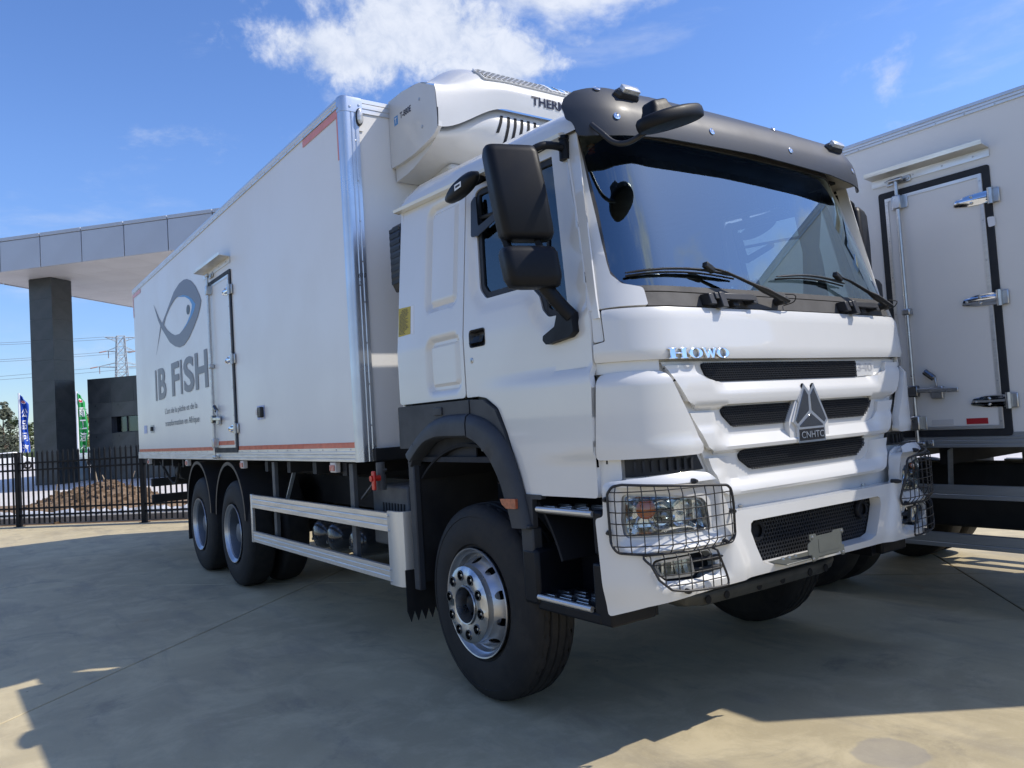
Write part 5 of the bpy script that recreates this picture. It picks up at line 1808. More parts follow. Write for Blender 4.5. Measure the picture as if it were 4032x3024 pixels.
panel('crescent', shrink(CR, .002), SF(.0016), 'logo_blue', fish, thick=.001, grid=.12, out=(-1, 0, 0))
panel('eye', ellipse(9.738, 3.070, .078, .058, 20), SF(.0016), 'logo_dark', fish, thick=.001, grid=.12, out=(-1, 0, 0))
for ch, yl, yr in (('I', 11.765, 11.680), ('B', 11.570, 11.095), ('F', 10.748, 10.335), ('I', 10.268, 10.180), ('S', 10.095, 9.590), ('H', 9.530, 8.972)):
    letters('letter', ch, lambda p, yl=yl: (BX0 - .0022, yl - p.x, 2.098 + p.y), 'logo_grey', TRUCK, fit=(yl - yr, .424), bold=.028)
for txt, yl, w, zb, h in (("L'art de la pêche et de la", 11.21, 1.71, 1.868, .098), ('transformation en Afrique', 11.225, 1.79, 1.706, .100)):
    letters('lettering', txt, lambda p, yl=yl, zb=zb: (BX0 - .0022, yl - p.x, zb + p.y), 'logo_grey', TRUCK, fit=(w, h), bold=.008)
# small fittings on the side
panel('blue_label', rect(7.095, 7.31, 1.672, 1.80, .01), SF(.0016), 'label_blue', TRUCK, thick=.001, grid=.5, out=(-1, 0, 0))
s = MB().box(BX0 - .035, BX0 - .001, 7.11, 7.21, 1.69, 1.785).build('socket', 'satin_black', TRUCK, bevel=.01)
MB().box(BX0 - .042, BX0 - .034, 7.19, 7.235, 1.715, 1.765).build('socket_lid', 'marker_white', s, bevel=.004)
panel('blue_label', rect(12.48, 12.69, 1.665, 1.782, .01), SF(.0016), 'label_blue', TRUCK, thick=.001, grid=.5, out=(-1, 0, 0))
s = panel('socket_plate', rect(11.99, 12.20, 1.662, 1.775, .01), SF(.004), 'alu_grey', TRUCK, thick=.003, grid=.5, out=(-1, 0, 0))
MB().box(BX0 - .03, BX0 - .003, 12.03, 12.11, 1.69, 1.75).build('socket', 'satin_black', s, bevel=.008)
# felt pen number on the corner post: 610 / 2
for txt, z, w in (('610', 2.592, .07), ('2', 2.532, .022)):
    letters('pen_mark', txt, lambda p, z=z: (2.338 + p.x * .86, BY0 - .0108, z + p.y), 'ink', TRUCK, fit=(w, .032), shear=.3)
# oval lamp on the box front
lp = MB().rings([[(2.408 + r * k * math.cos(t), BY0 - h, 3.752 + r2 * k * math.sin(t)) for t in [2 * math.pi * i / 28 for i in range(28)]] for h, k, r, r2 in ((0, 1, .028, .064), (.020, 1, .028, .064), (.024, .86, .028, .064))], caps=True).build('clearance_lamp', 'satin_black', TRUCK, ang=40)
MB().rings([[(2.408 + .022 * k * math.cos(t), BY0 - h, 3.752 + .056 * k * math.sin(t)) for t in [2 * math.pi * i / 24 for i in range(24)]] for h, k in ((.022, 1), (.032, .96), (.038, .7), (.039, .05))]).build('lens', 'crystal', lp, ang=60)
for k in range(4):
    MB().box(2.398, 2.418, BY0 - .028, BY0 - .0245, 3.715 + k * .02, 3.728 + k * .02).build('reflector', 'reflect_bowl', lp)
MB().box(2.366, 2.44, BY0 - .006, BY0 - .001, 3.655, 3.69).build('lamp_plate', 'white_panel', TRUCK)
MB().box(2.375, 4.71, BY0 - .05, BY0 - .002, 1.296, 1.385).build('front_sill', 'chassis', TRUCK, bevel=.006)
# air intake behind the cab
q = [(2.446, 2.50), (2.446, 2.84), (2.475, 2.895), (2.58, 2.895), (2.61, 2.84), (2.61, 2.50), (2.58, 2.44), (2.475, 2.44)]
ai = panel('air_intake', q, lambda x, z: Vector((x, 4.62, z)), 'satin_black', TRUCK, thick=.17, grid=.3, out=(0, -1, 0), bevel=.012)
for i in range(9):
    z = 2.50 + i * .044
    MB().box(2.4425, 2.449, 4.635, 4.775, z - .012, z + .012).build('intake_slat', 'mesh_black', ai)

# ---- refrigeration unit on the box front
RU = .890           # half width


def reef(u, t):
    """upper shell; u across -1..1, t 0..1 from the lower front lip over the top to the box"""
    a = abs(u)
    e = smooth(a, .30, 1.0)
    zl = lerp(3.705, 3.495, smooth(a, .36, 1.0))
    k = smooth(a, .55, 1.0)
    P = [(4.385 + .012 * e, zl), (4.375 + .015 * e, lerp(zl, lerp(3.86, 3.775, e), .5)), (4.378 + .028 * e, lerp(3.862, 3.772, e)), (4.44, lerp(3.945, 3.80, k)),
         (4.60, lerp(4.045, 3.868, k)), (4.80, lerp(4.110, 3.897, k)), (5.06, lerp(4.130, 3.905, k))]
    i = t * 6
    j = min(5, int(i))
    f = i - j
    pts = [Vector((0, y, z)) for y, z in P]
    p0 = pts[max(0, j - 1)]
    p1, p2 = pts[j], pts[j + 1]
    p3 = pts[min(6, j + 2)]
    p = 0.5 * (2 * p1 + (p2 - p0) * f + (2 * p0 - 5 * p1 + 4 * p2 - p3) * f * f + (3 * p1 - p0 - 3 * p2 + p3) * f ** 3)
    return Vector((XC + u * RU, p.y, p.z))


N = 44
rings = []
for j in range(37):
    rings.append([reef(-1 + 2 * i / N, j / 36) for i in range(N + 1)])
GRL = [(-.50, .525), (-.47, .478), (.47, .478), (.50, .525), (.47, .600), (-.47, .600)]
reefer = MB().rings(rings, closed_u=False).build('refrigeration_unit', 'white_plastic', TRUCK, ang=50)
# seam lines: dark gap between front cover and side panels
for sg in (-1, 1):
    MB().tube([reef(sg * .997, t / 20 * .5) + Vector((sg * .0, -.001, 0)) for t in range(7)], .004, 5).build('seam', 'gasket', reefer)
    q = [(5.080, 3.908), (4.867, 3.907), (4.610, 3.873), (4.411, 3.776), (4.405, 3.727), (4.392, 3.497), (4.45, 3.462), (4.522, 3.444), (4.65, 3.424), (4.764, 3.414), (4.928, 3.409), (5.080, 3.414)]
    sp = panel('side_cover', q, lambda y, z: Vector((XC + sg * RU, y, z)), 'white_plastic', reefer, thick=.03, grid=.08, out=(sg, 0, 0), bevel=.010)
    for y, z in ((4.62, 3.76), (4.60, 3.56)):
        MB().lathe([(0, .012), (.003, .010), (.003, 0)], (XC + sg * RU, y, z), 'X', 10, sg).build('fastener', 'alu_grey', sp)
    if sg < 0:
        letters('lettering', 'T-880E', lambda p: (XC - RU - .0015, 4.908 - p.x, 3.722 + p.y), 'navy_print', sp, fit=(.165, .046), bold=.02)
        panel('badge', rect(4.945, 5.0, 3.70, 3.766), lambda y, z: Vector((XC - RU - .001, y, z)), 'logo_blue', sp, thick=.001, grid=.5, out=(-1, 0, 0))
        letters('lettering', 'T', lambda p: (XC - RU - .0025, 4.988 - p.x, 3.712 + p.y), 'label_white', sp, fit=(.03, .042), bold=.03)
# lower shell with louvres


def low_pt(u, t):
    a = abs(u)
    e = smooth(a, .40, 1.0)
    zt = lerp(3.715, 3.50, smooth(a, .38, 1.0))
    P = [(lerp(4.47, 4.48, e), zt + .02), (lerp(4.43, 4.455, e), zt - .02), (lerp(4.405, 4.50, e), lerp(3.58, 3.44, e)), (lerp(4.47, 4.68, e), lerp(3.44, 3.375, e)), (lerp(4.72, 4.86, e), lerp(3.34, 3.33, e)), (5.07, lerp(3.31, 3.315, e))]
    i = t * 5
    j = min(4, int(i))
    f = i - j
    pts = [Vector((0, y, z)) for y, z in P]
    p0, p1, p2, p3 = pts[max(0, j - 1)], pts[j], pts[j + 1], pts[min(5, j + 2)]
    p = 0.5 * (2 * p1 + (p2 - p0) * f + (2 * p0 - 5 * p1 + 4 * p2 - p3) * f * f + (3 * p1 - p0 - 3 * p2 + p3) * f ** 3)
    return Vector((XC + u * (RU - .03) * (1 - .0 * e), p.y, p.z))


rings = [[low_pt(-1 + 2 * i / N, j / 30) for i in range(N + 1)] for j in range(31)]
low = MB().rings(rings, closed_u=False).build('lower_shell', 'white_plastic', reefer, ang=60)
for sg in (-1, 1):
    ring = [low_pt(sg, j / 12) for j in range(13)]
    back = [Vector((p.x, 5.07, p.z)) for p in ring]
    MB().rings([ring, back], closed_u=False).build('end_skin', 'white_plastic', reefer)
# louvre slots: short curved openings leaning to the left
for k in range(6):
    for sg in (-1, 1):
        uc = -.405 + k * .068
        if sg > 0:
            uc = .405 - k * .068
        top, bot = .33 - (.02 if k else -.0), (.50 if k == 0 else .66)
        mb = MB()
        L, Rr = [], []
        for i in range(7):
            t = lerp(.26, bot * .92, i / 6)
            sh = -.055 * (i / 6) * 1.0 * (1 if sg < 0 else -1)
            for lst, w in ((L, -.014), (Rr, .014)):
                u = uc + sh + w
                p = low_pt(u, t)
                du = low_pt(u + .01, t) - low_pt(u - .01, t)
                dt = low_pt(u, t + .01) - low_pt(u, t - .01)
                n = du.cross(dt).normalized()
                if n.y > 0:
                    n = -n
                lst.append(p + n * .0025)
        mb.rings([L, Rr], closed_u=False)
        mb.build('louvre_slot', 'mesh_back', low)
# black honeycomb intake on the crown with its white lip
def GF(d):
    def F(u, t):
        p = reef(u, t)
        n = (reef(u + .01, t) - reef(u - .01, t)).cross(reef(u, t + .004) - reef(u, t - .004)).normalized()
        if n.y > 0:
            n = -n
        return p + n * (d + .006)
    return F


GQ = round_poly([(-.585, .535), (-.545, .435), (.545, .435), (.585, .535), (.54, .605), (-.54, .605)], .03, 4)
panel('intake_backing', GQ, GF(-.004), 'mesh_back', reefer, thick=0, grid=.04, out=(0, -1, 1))
panel('intake_lip', shrink(GQ, -.016), GF(.008), 'white_plastic', reefer, holes=[GQ], thick=.014, grid=.05, out=(0, -1, 1), bevel=.004)
mb = MB()
pitch = .047
j, t = 0, .44
while t < .61:
    u = -.60 + (pitch / 2 if j % 2 else 0)
    while u < .6:
        if inside((u, t), GQ):
            ro = pitch / math.sqrt(3)
            v = []
            for r, d in ((ro, .010), (ro - .005, .010), (ro - .005, .001)):
                for k in range(6):
                    a = math.pi / 6 + k * math.pi / 3
                    v.append(GF(d)(u + r * math.cos(a), t + r * math.sin(a) * .62))
            f = []
            for k in range(6):
                n = (k + 1) % 6
                f += [(k, n, n + 6, k + 6), (k + 6, n + 6, n + 12, k + 12)]
            mb.add(v, f)
        u += pitch
    t += pitch / math.sqrt(3) * 1.5 * .62
    j += 1
mb.build('intake_net_lit', 'white_plastic', reefer, smooth=False)  # net drawn pale: its sunlit edges are put into the colour
bd = panel('badge', [(.11, .452), (.30, .452), (.31, .598), (.10, .598)], GF(.013), 'label_white', reefer, thick=.006, grid=.04, out=(0, -1, 1))
for a, m in ((.135, 'logo_blue'), (.235, 'logo_blue')):
    panel('badge_field', rect(a, a + .045, .475, .575), GF(.0145), m, bd, thick=.001, grid=.04, out=(0, -1, 1))
panel('badge_field', [(.19, .475), (.215, .475), (.215, .565), (.225, .575), (.18, .575), (.19, .565)], GF(.0145), 'ink', bd, thick=.001, grid=.04, out=(0, -1, 1))


def on_front(p, u0, z0):
    x = u0 + p.x
    y = reef(x / RU, .24).y
    for t in [.02 * k for k in range(24)]:
        q = reef(x / RU, t)
        if q.z >= z0 + p.y:
            y = q.y
            break
    return Vector((XC + x, y - .004, z0 + p.y))


letters('lettering', 'THERMO KING', lambda p: on_front(p, -.108, 3.772), 'navy_print', reefer, fit=(.66, .068), bold=.03)

MB().box(XC - .66, XC + .79, 4.64, 5.07, 2.90, 3.36).build('shadow_filler', 'white_plastic', reefer, bevel=.03)  # filler added to block sunlight passing between cab roof and unit


# ------------------------------------------------------------------ the smaller truck parked alongside
T2 = thing('refrigerated_truck', 'plain white box truck without logo, at the right edge beyond the big truck', 'truck', (6.765, 3.2, 0))
CX0, CX1, CY0, CY1, CZ0, CZ1 = 5.58, 7.95, .74, 6.6, 1.147, 3.440
cargo_box(T2, CX0, CX1, CY0, CY1, CZ0, CZ1, 'alu_grey')
side_door(T2, CX0, -1, 3.056, 2.298, 1.222, 3.005, (2.792, 2.120, 1.450), 2.900, 1.552)
rain_canopy(T2, CX0, -1, 3.10, 2.29, 3.112)
S2 = lambda o: (lambda y, z: Vector((CX0 - o, y, z)))
panel('reflector', rect(2.659, 2.805, 1.303, 1.340), S2(.0145), 'reflector_white', T2, thick=.002, grid=1, out=(-1, 0, 0))
panel('reflector', rect(2.439, 2.575, 1.303, 1.342), S2(.0145), 'reflector_red', T2, thick=.002, grid=1, out=(-1, 0, 0))
panel('sticker', round_poly([(2.335, 2.66), (2.29, 2.655), (2.285, 2.595), (2.33, 2.590)], .01, 2), S2(.0115), 'label_white', T2, thick=.001, grid=1, out=(-1, 0, 0))
for sg, xs in ((-1, CX0), (1, CX1)):
    for z0, z1 in ((.792, .890), (.455, .556)):
        prof = [(.0, z0), (.016, z0 + .004), (.016, lerp(z0, z1, .30)), (.013, lerp(z0, z1, .34)), (.016, lerp(z0, z1, .38)), (.016, z1 - .004), (.0, z1)]
        MB().rings([[(xs + sg * (u - .018), y, z) for u, z in prof] for y in (1.55, 2.4, 3.35)], caps=True).build('guard_board', 'alu_grey', T2, ang=30)
        MB().box(xs - sg * .06, xs - sg * .02, 1.55, 3.35, z0 + .005, z1 - .005).build('guard_rail', 'alu_grey', T2)
    for y in (1.75, 3.15):
        MB().box(xs - sg * .10, xs - sg * .062, y - .03, y + .03, .46, 1.14).build('guard_post', 'chassis_grey', T2)
    rear_wheel(T2, xs + sg * -.03, 4.02, sg, r=.455)
    front_w = MB()
    tyre(T2, Vector((xs - sg * .12, -.35, .455)), sg, .26, .455, .25, detail=False)
    MB().lathe([(.0, .25), (-.02, .22), (-.03, .17), (.02, .14), (.03, 0)], (xs - sg * .12, -.35, .455), 'X', 32, sg).build('rim', 'rim_silver', T2, ang=40)
MB().beam((CX0 + .05, 2.73, 1.13), (CX0 + .12, 2.78, .86), .055, .012, (0, 1, 0)).build('stay', 'alu_grey', T2)
MB().box(6.4, 6.48, -1.0, 6.4, .68, .92).build('frame_rail', 'chassis', T2)
MB().box(7.06, 7.14, -1.0, 6.4, .68, .92).build('frame_rail', 'chassis', T2)
MB().tube([(5.8, 4.02, .455), (7.7, 4.02, .455)], .09, 8).build('axle', 'chassis', T2)
MB().tube([(5.9, -.35, .42), (7.6, -.35, .42)], .07, 8).build('axle', 'chassis', T2)
for y in (1.0, 1.6, 2.2, 2.8, 3.4, 4.7, 5.3, 5.9, 6.4):
    MB().box(CX0 + .1, CX1 - .1, y - .03, y + .03, 1.02, 1.135).build('cross_bearer', 'chassis', T2)
MB().box(6.10, 6.32, 2.45, 3.30, .52, 1.0).build('tool_box', 'chassis', T2, bevel=.02)
MB().box(5.72, 6.3, 3.42, 3.46, .38, 1.05).build('splash_plate', 'chassis', T2)
MB().box(7.28, 7.85, 3.42, 3.46, .42, 1.05).build('splash_plate', 'chassis', T2)
MB().box(6.0, 6.35, 1.3, 2.2, .55, 1.0).build('battery_box', 'chassis', T2, bevel=.02)
MB().lathe([(-.45, 0), (-.45, .24), (.45, .24), (.45, 0)], (7.42, 2.2, .74), 'Y', 24).build('fuel_tank', 'chassis', T2, bevel=.02)
# its cab, outside the picture on the right
sec = []
for z, yf, hw in ((.55, -1.28, 1.10), (.95, -1.32, 1.12), (1.45, -1.30, 1.12), (1.55, -1.26, 1.11), (2.25, -.98, 1.03), (2.42, -.80, .98), (2.47, -.55, .90)):
    c = 6.765
    q = rect(c - hw, c + hw, yf, .52, .12, 4)
    sec.append([(x, y, z) for x, y in q])
cab2 = MB().rings(sec, caps=True).build('cab', 'white_paint', T2, ang=35)
Fw = lambda o: (lambda u, z: Vector((6.765 + u, lerp(-1.26, -.98, (z - 1.55) / .70) - o, z)))
panel('windscreen', round_poly([(-.98, 1.60), (.98, 1.60), (.90, 2.20), (-.90, 2.20)], .06), Fw(.004), 'gatehouse_glass', T2, thick=.004, grid=.3, out=(0, -1, 0))
for sg in (-1, 1):
    Fs = lambda y, z, sg=sg: Vector((6.765 + sg * (lerp(1.11, 1.03, (z - 1.55) / .7) + .004), y, z))
    panel('window_pane', round_poly([(-.95, 1.58), (.0, 1.58), (.0, 2.18), (-.72, 2.18)], .05), Fs, 'gatehouse_glass', T2, thick=.004, grid=.3, out=(sg, 0, 0))
    panel('headlamp', round_poly([(.55, .98), (1.0, .98), (1.0, 1.16), (.60, 1.14)], .03), lambda u, z, sg=sg: Vector((6.765 + sg * u, -1.325, z)), 'reflect_bowl', T2, thick=.01, grid=.2, out=(0, -1, 0))
MB().box(5.70, 7.83, -1.42, -1.20, .42, .78).build('bumper', 'white_paint', T2, bevel=.05)
MB().box(6.2, 7.33, -1.34, -1.30, 1.0, 1.2).build('grille', 'mesh_black', T2, bevel=.02)
MB().box(6.0, 7.5, .40, .72, 2.60, 3.30).build('refrigeration_unit', 'white_plastic', T2, bevel=.08)


# ------------------------------------------------------------------ ground
def pos_mat(name, rough, build):
    m = bpy.data.materials.new(name)
    m.use_nodes = True
    nt = NT(m.node_tree)
    b = m.node_tree.nodes['Principled BSDF']
    b.inputs['Specular IOR Level'].default_value = .35
    p = nt.n('ShaderNodeNewGeometry').outputs['Position']
    col, h, r = build(nt, p)
    m.node_tree.links.new(col, b.inputs['Base Color'])
    if r is not None:
        m.node_tree.links.new(r, b.inputs['Roughness'])
    else:
        b.inputs['Roughness'].default_value = rough
    if h is not None:
        bp = nt.n('ShaderNodeBump', ins={'Height': h, 'Strength': .35, 'Distance': .004})
        m.node_tree.links.new(bp.outputs[0], b.inputs['Normal'])
    MAT[name] = m


E1 = Vector((.660, -.751, 0)).normalized()
E2 = Vector((.751, .660, 0)).normalized()


def concrete(nt, p):
    def nz(s, d=6, r=.6, dist=0, vec=None):
        return nt.n('ShaderNodeTexNoise', ins={'Vector': vec or p, 'Scale': s, 'Detail': float(d), 'Roughness': r, 'Distortion': dist}).outputs[0]
    rot = nt.n('ShaderNodeMapping', ins={'Vector': p, 'Rotation': (0, 0, R_(49)), 'Scale': (1.0, .28, 1.0)}).outputs[0]
    big, mid, fine = nz(.45, 4, .6, .6), nz(2.6, 7, .68, .5), nz(55, 4, .7)
    trow = nz(3.2, 6, .65, .3, rot)       # the direction the screed was drawn
    c = nt.mix(nt.ramp(big, .34, .66), (.40, .338, .215), (.52, .442, .275))
    c = nt.mix(nt.math('MULTIPLY', nt.ramp(mid, .42, .66), .55), c, (.62, .53, .34))
    c = nt.mix(nt.math('MULTIPLY', nt.ramp(trow, .48, .68), .5), c, (.30, .262, .195))
    c = nt.mix(nt.math('MULTIPLY', nt.ramp(nz(1.1, 8, .72, 1.0), .54, .68), .55), c, (.235, .21, .165))
    c = nt.mix(nt.math('MULTIPLY', nt.ramp(fine, .50, .75), .22), c, (.54, .49, .38))
    # pits and oil specks
    vor = nt.n('ShaderNodeTexVoronoi', ins={'Vector': p, 'Scale': 2.6}).outputs[0]
    c = nt.mix(nt.math('MULTIPLY', nt.math('SUBTRACT', 1.0, nt.ramp(vor, .012, .03)), .75), c, (.07, .065, .06))
    # rusty spots
    c = nt.mix(nt.math('MULTIPLY', nt.ramp(nz(1.9, 3, .5, .2), .68, .78), .30), c, (.40, .23, .10))
    # a damp round patch in front of the truck
    d = nt.vmath('DISTANCE', nt.vmath('ADD', p, nt.n('ShaderNodeVectorMath', operation='SCALE', ins={0: nt.vmath('SUBTRACT', nt.n('ShaderNodeTexNoise', ins={'Vector': p, 'Scale': 6.0, 'Detail': 5.0}).outputs[1], (.5, .5, .5)).outputs[0], 'Scale': .14}).outputs[0]).outputs[0], (3.235, 1.925, 0.0)).outputs['Value']
    pm = nt.math('SUBTRACT', 1.0, nt.ramp(d, .135, .165))
    c = nt.mix(nt.math('MULTIPLY', pm, .55), c, (.28, .26, .235))
    h = nt.math('ADD', nt.math('MULTIPLY', fine, .6), nt.math('MULTIPLY', mid, .4))
    r = nt.math('MULTIPLY_ADD', mid, .25, .58)
    return c, h, r


pos_mat('concrete', .7, concrete)


def paving(nt, p):
    rot = nt.n('ShaderNodeMapping', ins={'Vector': p, 'Rotation': (0, 0, R_(48.7)), 'Scale': (1, 1, 1)}).outputs[0]
    br = nt.n('ShaderNodeTexBrick', ins={'Vector': rot, 'Color1': (.62, .60, .58, 1), 'Color2': (.66, .63, .60, 1), 'Mortar': (.45, .40, .38, 1), 'Scale': 1.0, 'Mortar Size': .012})
    br.inputs['Brick Width'].default_value = .9
    br.inputs['Row Height'].default_value = .6
    n = nt.n('ShaderNodeTexNoise', ins={'Vector': p, 'Scale': .7, 'Detail': 6.0}).outputs[0]
    return nt.mix(nt.math('MULTIPLY', nt.ramp(n, .4, .7), .25), br.outputs[0], (.50, .42, .36)), None, None


pos_mat('paving', .75, paving)


def soil(nt, p):
    a = nt.n('ShaderNodeTexNoise', ins={'Vector': p, 'Scale': 9.0, 'Detail': 8.0, 'Roughness': .7}).outputs[0]
    b = nt.n('ShaderNodeTexNoise', ins={'Vector': p, 'Scale': 2.0, 'Detail': 5.0}).outputs[0]
    c = nt.mix(nt.ramp(a, .38, .66), (.135, .088, .052), (.275, .190, .120))
    return nt.mix(nt.math('MULTIPLY', nt.ramp(b, .45, .7), .6), c, (.32, .235, .16)), a, None


pos_mat('soil', .95, soil)


def field(nt, p):
    a = nt.n('ShaderNodeTexNoise', ins={'Vector': p, 'Scale': .12, 'Detail': 8.0, 'Roughness': .65}).outputs[0]
    return nt.mix(nt.ramp(a, .4, .65), (.075, .085, .035), (.17, .15, .085)), None, None


pos_mat('field', .95, field)
mat('kerb_concrete', (.36, .35, .33), .8, var=.3, var_scale=5, bump=.3, bump_scale=20)
mat('joint', (.055, .052, .048), .9)
mat('film_white', (.62, .64, .66), .35, coat=.4, var=.35, var_scale=6, bump=.5, bump_scale=8)
mat('fence_black', (.008, .009, .011), .6, spec=.25, var=.2, var_scale=5)
mat('granite_dark', (.034, .040, .042), .32, col2=(.055, .060, .062), var_scale=2.2, coat=.25, coat_r=.2, bump=.05, bump_scale=60)
mat('granite_reflecting', (.048, .054, .055), .30, col2=(.085, .090, .088), var_scale=1.1, coat=.3, coat_r=.15)  # paler copy of the dark granite, with reflection put into the colour
mat('fascia_panel', (.52, .55, .60), .40, metal=.25, var=.04, var_scale=.5)
mat('soffit_panel', (.70, .69, .67), .45, var=.04, var_scale=.6)
mat('panel_gap', (.05, .055, .065), .7)
mat('pylon_steel_hazy', (.50, .52, .55), .6)  # steel colour lightened to stand for distance haze
mat('insulator', (.40, .22, .19), .5)
mat('cable', (.16, .18, .22), .6)
mat('flag_blue', (.012, .07, .42), .7)
mat('flag_green', (.02, .30, .07), .7)
mat('flag_white', (.80, .80, .80), .7)
mat('flag_red', (.62, .04, .05), .7)
mat('pole_white', (.76, .77, .80), .4)
mat('pole_steel', (.45, .46, .47), .4, metal=.8)
mat('bark', (.13, .10, .075), .9)
mat('wood', (.46, .36, .24), .85)
mat('car_white', (.76, .77, .78), .25, coat=.8)
mat('car_teal', (.36, .42, .42), .3, coat=.8)
mat('car_glass', (.02, .025, .03), .08, coat=.5)


def leaf_mat(name, a, b):
    m = bpy.data.materials.new(name)
    m.use_nodes = True
    nt = NT(m.node_tree)
    bs = m.node_tree.nodes['Principled BSDF']
    o = nt.n('ShaderNodeNewGeometry')
    r = o.outputs['Random Per Island']
    n = nt.n('ShaderNodeTexNoise', ins={'Vector': o.outputs['Position'], 'Scale': .35, 'Detail': 3.0}).outputs[0]
    m.node_tree.links.new(nt.mix(nt.math('ADD', nt.math('MULTIPLY', r, .55), nt.math('MULTIPLY', nt.ramp(n, .35, .65), .45)), a, b), bs.inputs['Base Color'])
    bs.inputs['Roughness'].default_value = .65
    MAT[name] = m


leaf_mat('leaf_dark', (.030, .052, .022), (.085, .115, .045))
leaf_mat('leaf_mid', (.050, .075, .022), (.130, .150, .050))
leaf_mat('leaf_bright', (.085, .120, .015), (.190, .200, .035))
leaf_mat('leaf_grey', (.060, .070, .045), (.150, .160, .105))


def gp(a, b, z=0.0):
    """point at distance a along the fence direction, b across it"""
    return E1 * a + E2 * b + Vector((0, 0, z))


g = MB()
g.add([(-1500, -1500, -.03), (1500, -1500, -.03), (1500, 1500, -.03), (-1500, 1500, -.03)], [(0, 1, 2, 3)])
tag(g.build('ground', 'field'), kind='structure')
FB = 13.20      # the fence line, measured across the fence direction
yard = MB().add([gp(-44, -30, -.012), gp(40, -30, -.012), gp(40, FB + .15, -.012), gp(-44, FB + .15, -.012)], [(0, 1, 2, 3)]).build('concrete_yard', 'joint')
tag(yard, kind='structure')
W = 6.0
slab = None
for i in range(-7, 6):
    for j in range(-6, 2):
        a0 = -3.94 + W * i
        b0 = 7.36 + W * j
        dp = min(W, FB + .14 - b0) if j == 1 else W
        if j == 1 and dp < .5:
            continue
        if (j, 'm') not in globals().get('SLABS', {}):
            globals().setdefault('SLABS', {})
            ge = .005
            mb = MB()
            q = [(ge, ge), (W - ge, ge), (W - ge, dp - ge), (ge, dp - ge)]
            q2 = [(ge + .006, ge + .006), (W - ge - .006, ge + .006), (W - ge - .006, dp - ge - .006), (ge + .006, dp - ge - .006)]
            mb.rings([[gp(a, b, -.011) for a, b in q], [gp(a, b, -.004) for a, b in q], [gp(a, b, 0) for a, b in q2]])
            n = len(mb.v)
            mb.f.append((n - 4, n - 3, n - 2, n - 1))
            me = bpy.data.meshes.new('slab')
            me.from_pydata(mb.v, [], mb.f)
            me.update()
            me.materials.append(MAT['concrete'])
            SLABS[(j, 'm')] = me
        o = bpy.data.objects.new('slab', SLABS[(j, 'm')])
        COL.objects.link(o)
        o.parent = yard
        o.location = gp(a0, b0) - ORG[yard.name]
# strip of soil behind the fence, paved forecourt, road verge
tag(MB().add([gp(-60, FB + .1, -.008), gp(60, FB + .1, -.008), gp(60, 18.6, -.008), gp(-60, 18.6, -.008)], [(0, 1, 2, 3)]).build('soil_strip', 'soil'), kind='structure')
tag(MB().add([gp(-90, 18.5, -.004), gp(70, 18.5, -.004), gp(70, 74, -.004), gp(-90, 74, -.004)], [(0, 1, 2, 3)]).build('forecourt', 'paving'), kind='structure')
tag(MB().rings([[gp(a, b, z) for b, z in ((FB + .42, -.01), (FB + .42, .13), (FB + .56, .135), (FB + .56, -.01))] for a in (-40, 40)], caps=True).build('kerb', 'kerb_concrete', bevel=.01), kind='structure')
# crumpled white sheeting along the kerb
rnd = random.Random(4)
rows = [[], [], [], []]
for i in range(400):
    a = -30 + i * .12
    h = .06 + .09 * rnd.random()
    rows[0].append(gp(a, FB + .56 + .05 * rnd.random(), .06))
    rows[1].append(gp(a, FB + .60 + .08 * rnd.random(), .13 + h * .5))
    rows[2].append(gp(a, FB + .72 + .08 * rnd.random(), .12 + h))
    rows[3].append(gp(a, FB + .95 + .1 * rnd.random(), .02))
sh = MB().rings(rows, closed_u=False).build('plastic_sheeting', 'film_white', smooth=False)
tag(sh, 'long crumpled strip of white plastic sheeting lying behind the fence foot', 'sheeting')

# ------------------------------------------------------------------ fence
fence = thing('metal_fence', 'black metal picket fence with twin rails closing off the yard', 'fence', tuple(gp(0, FB)))
P0 = -13.50     # where a post stands along the fence
PL_ = 2.93
posts, pickets = None, None


def inst(src, parent, p):
    o = src.copy()
    COL.objects.link(o)
    o.parent = parent
    o.location = Vector(p) + ORG[src.name] - SRC0[src.name] - ORG[parent.name]
    return o


SRC0 = {}


def oriented_box(mb, a, b, wa, wb, z0, z1):
    v = []
    for z in (z0, z1):
        for sa, sb in ((-1, -1), (1, -1), (1, 1), (-1, 1)):
            v.append(gp(a + sa * wa / 2, b + sb * wb / 2, z))
    return mb.add(v, [(3, 2, 1, 0), (4, 5, 6, 7), (0, 1, 5, 4), (1, 2, 6, 5), (2, 3, 7, 6), (3, 0, 4, 7)])


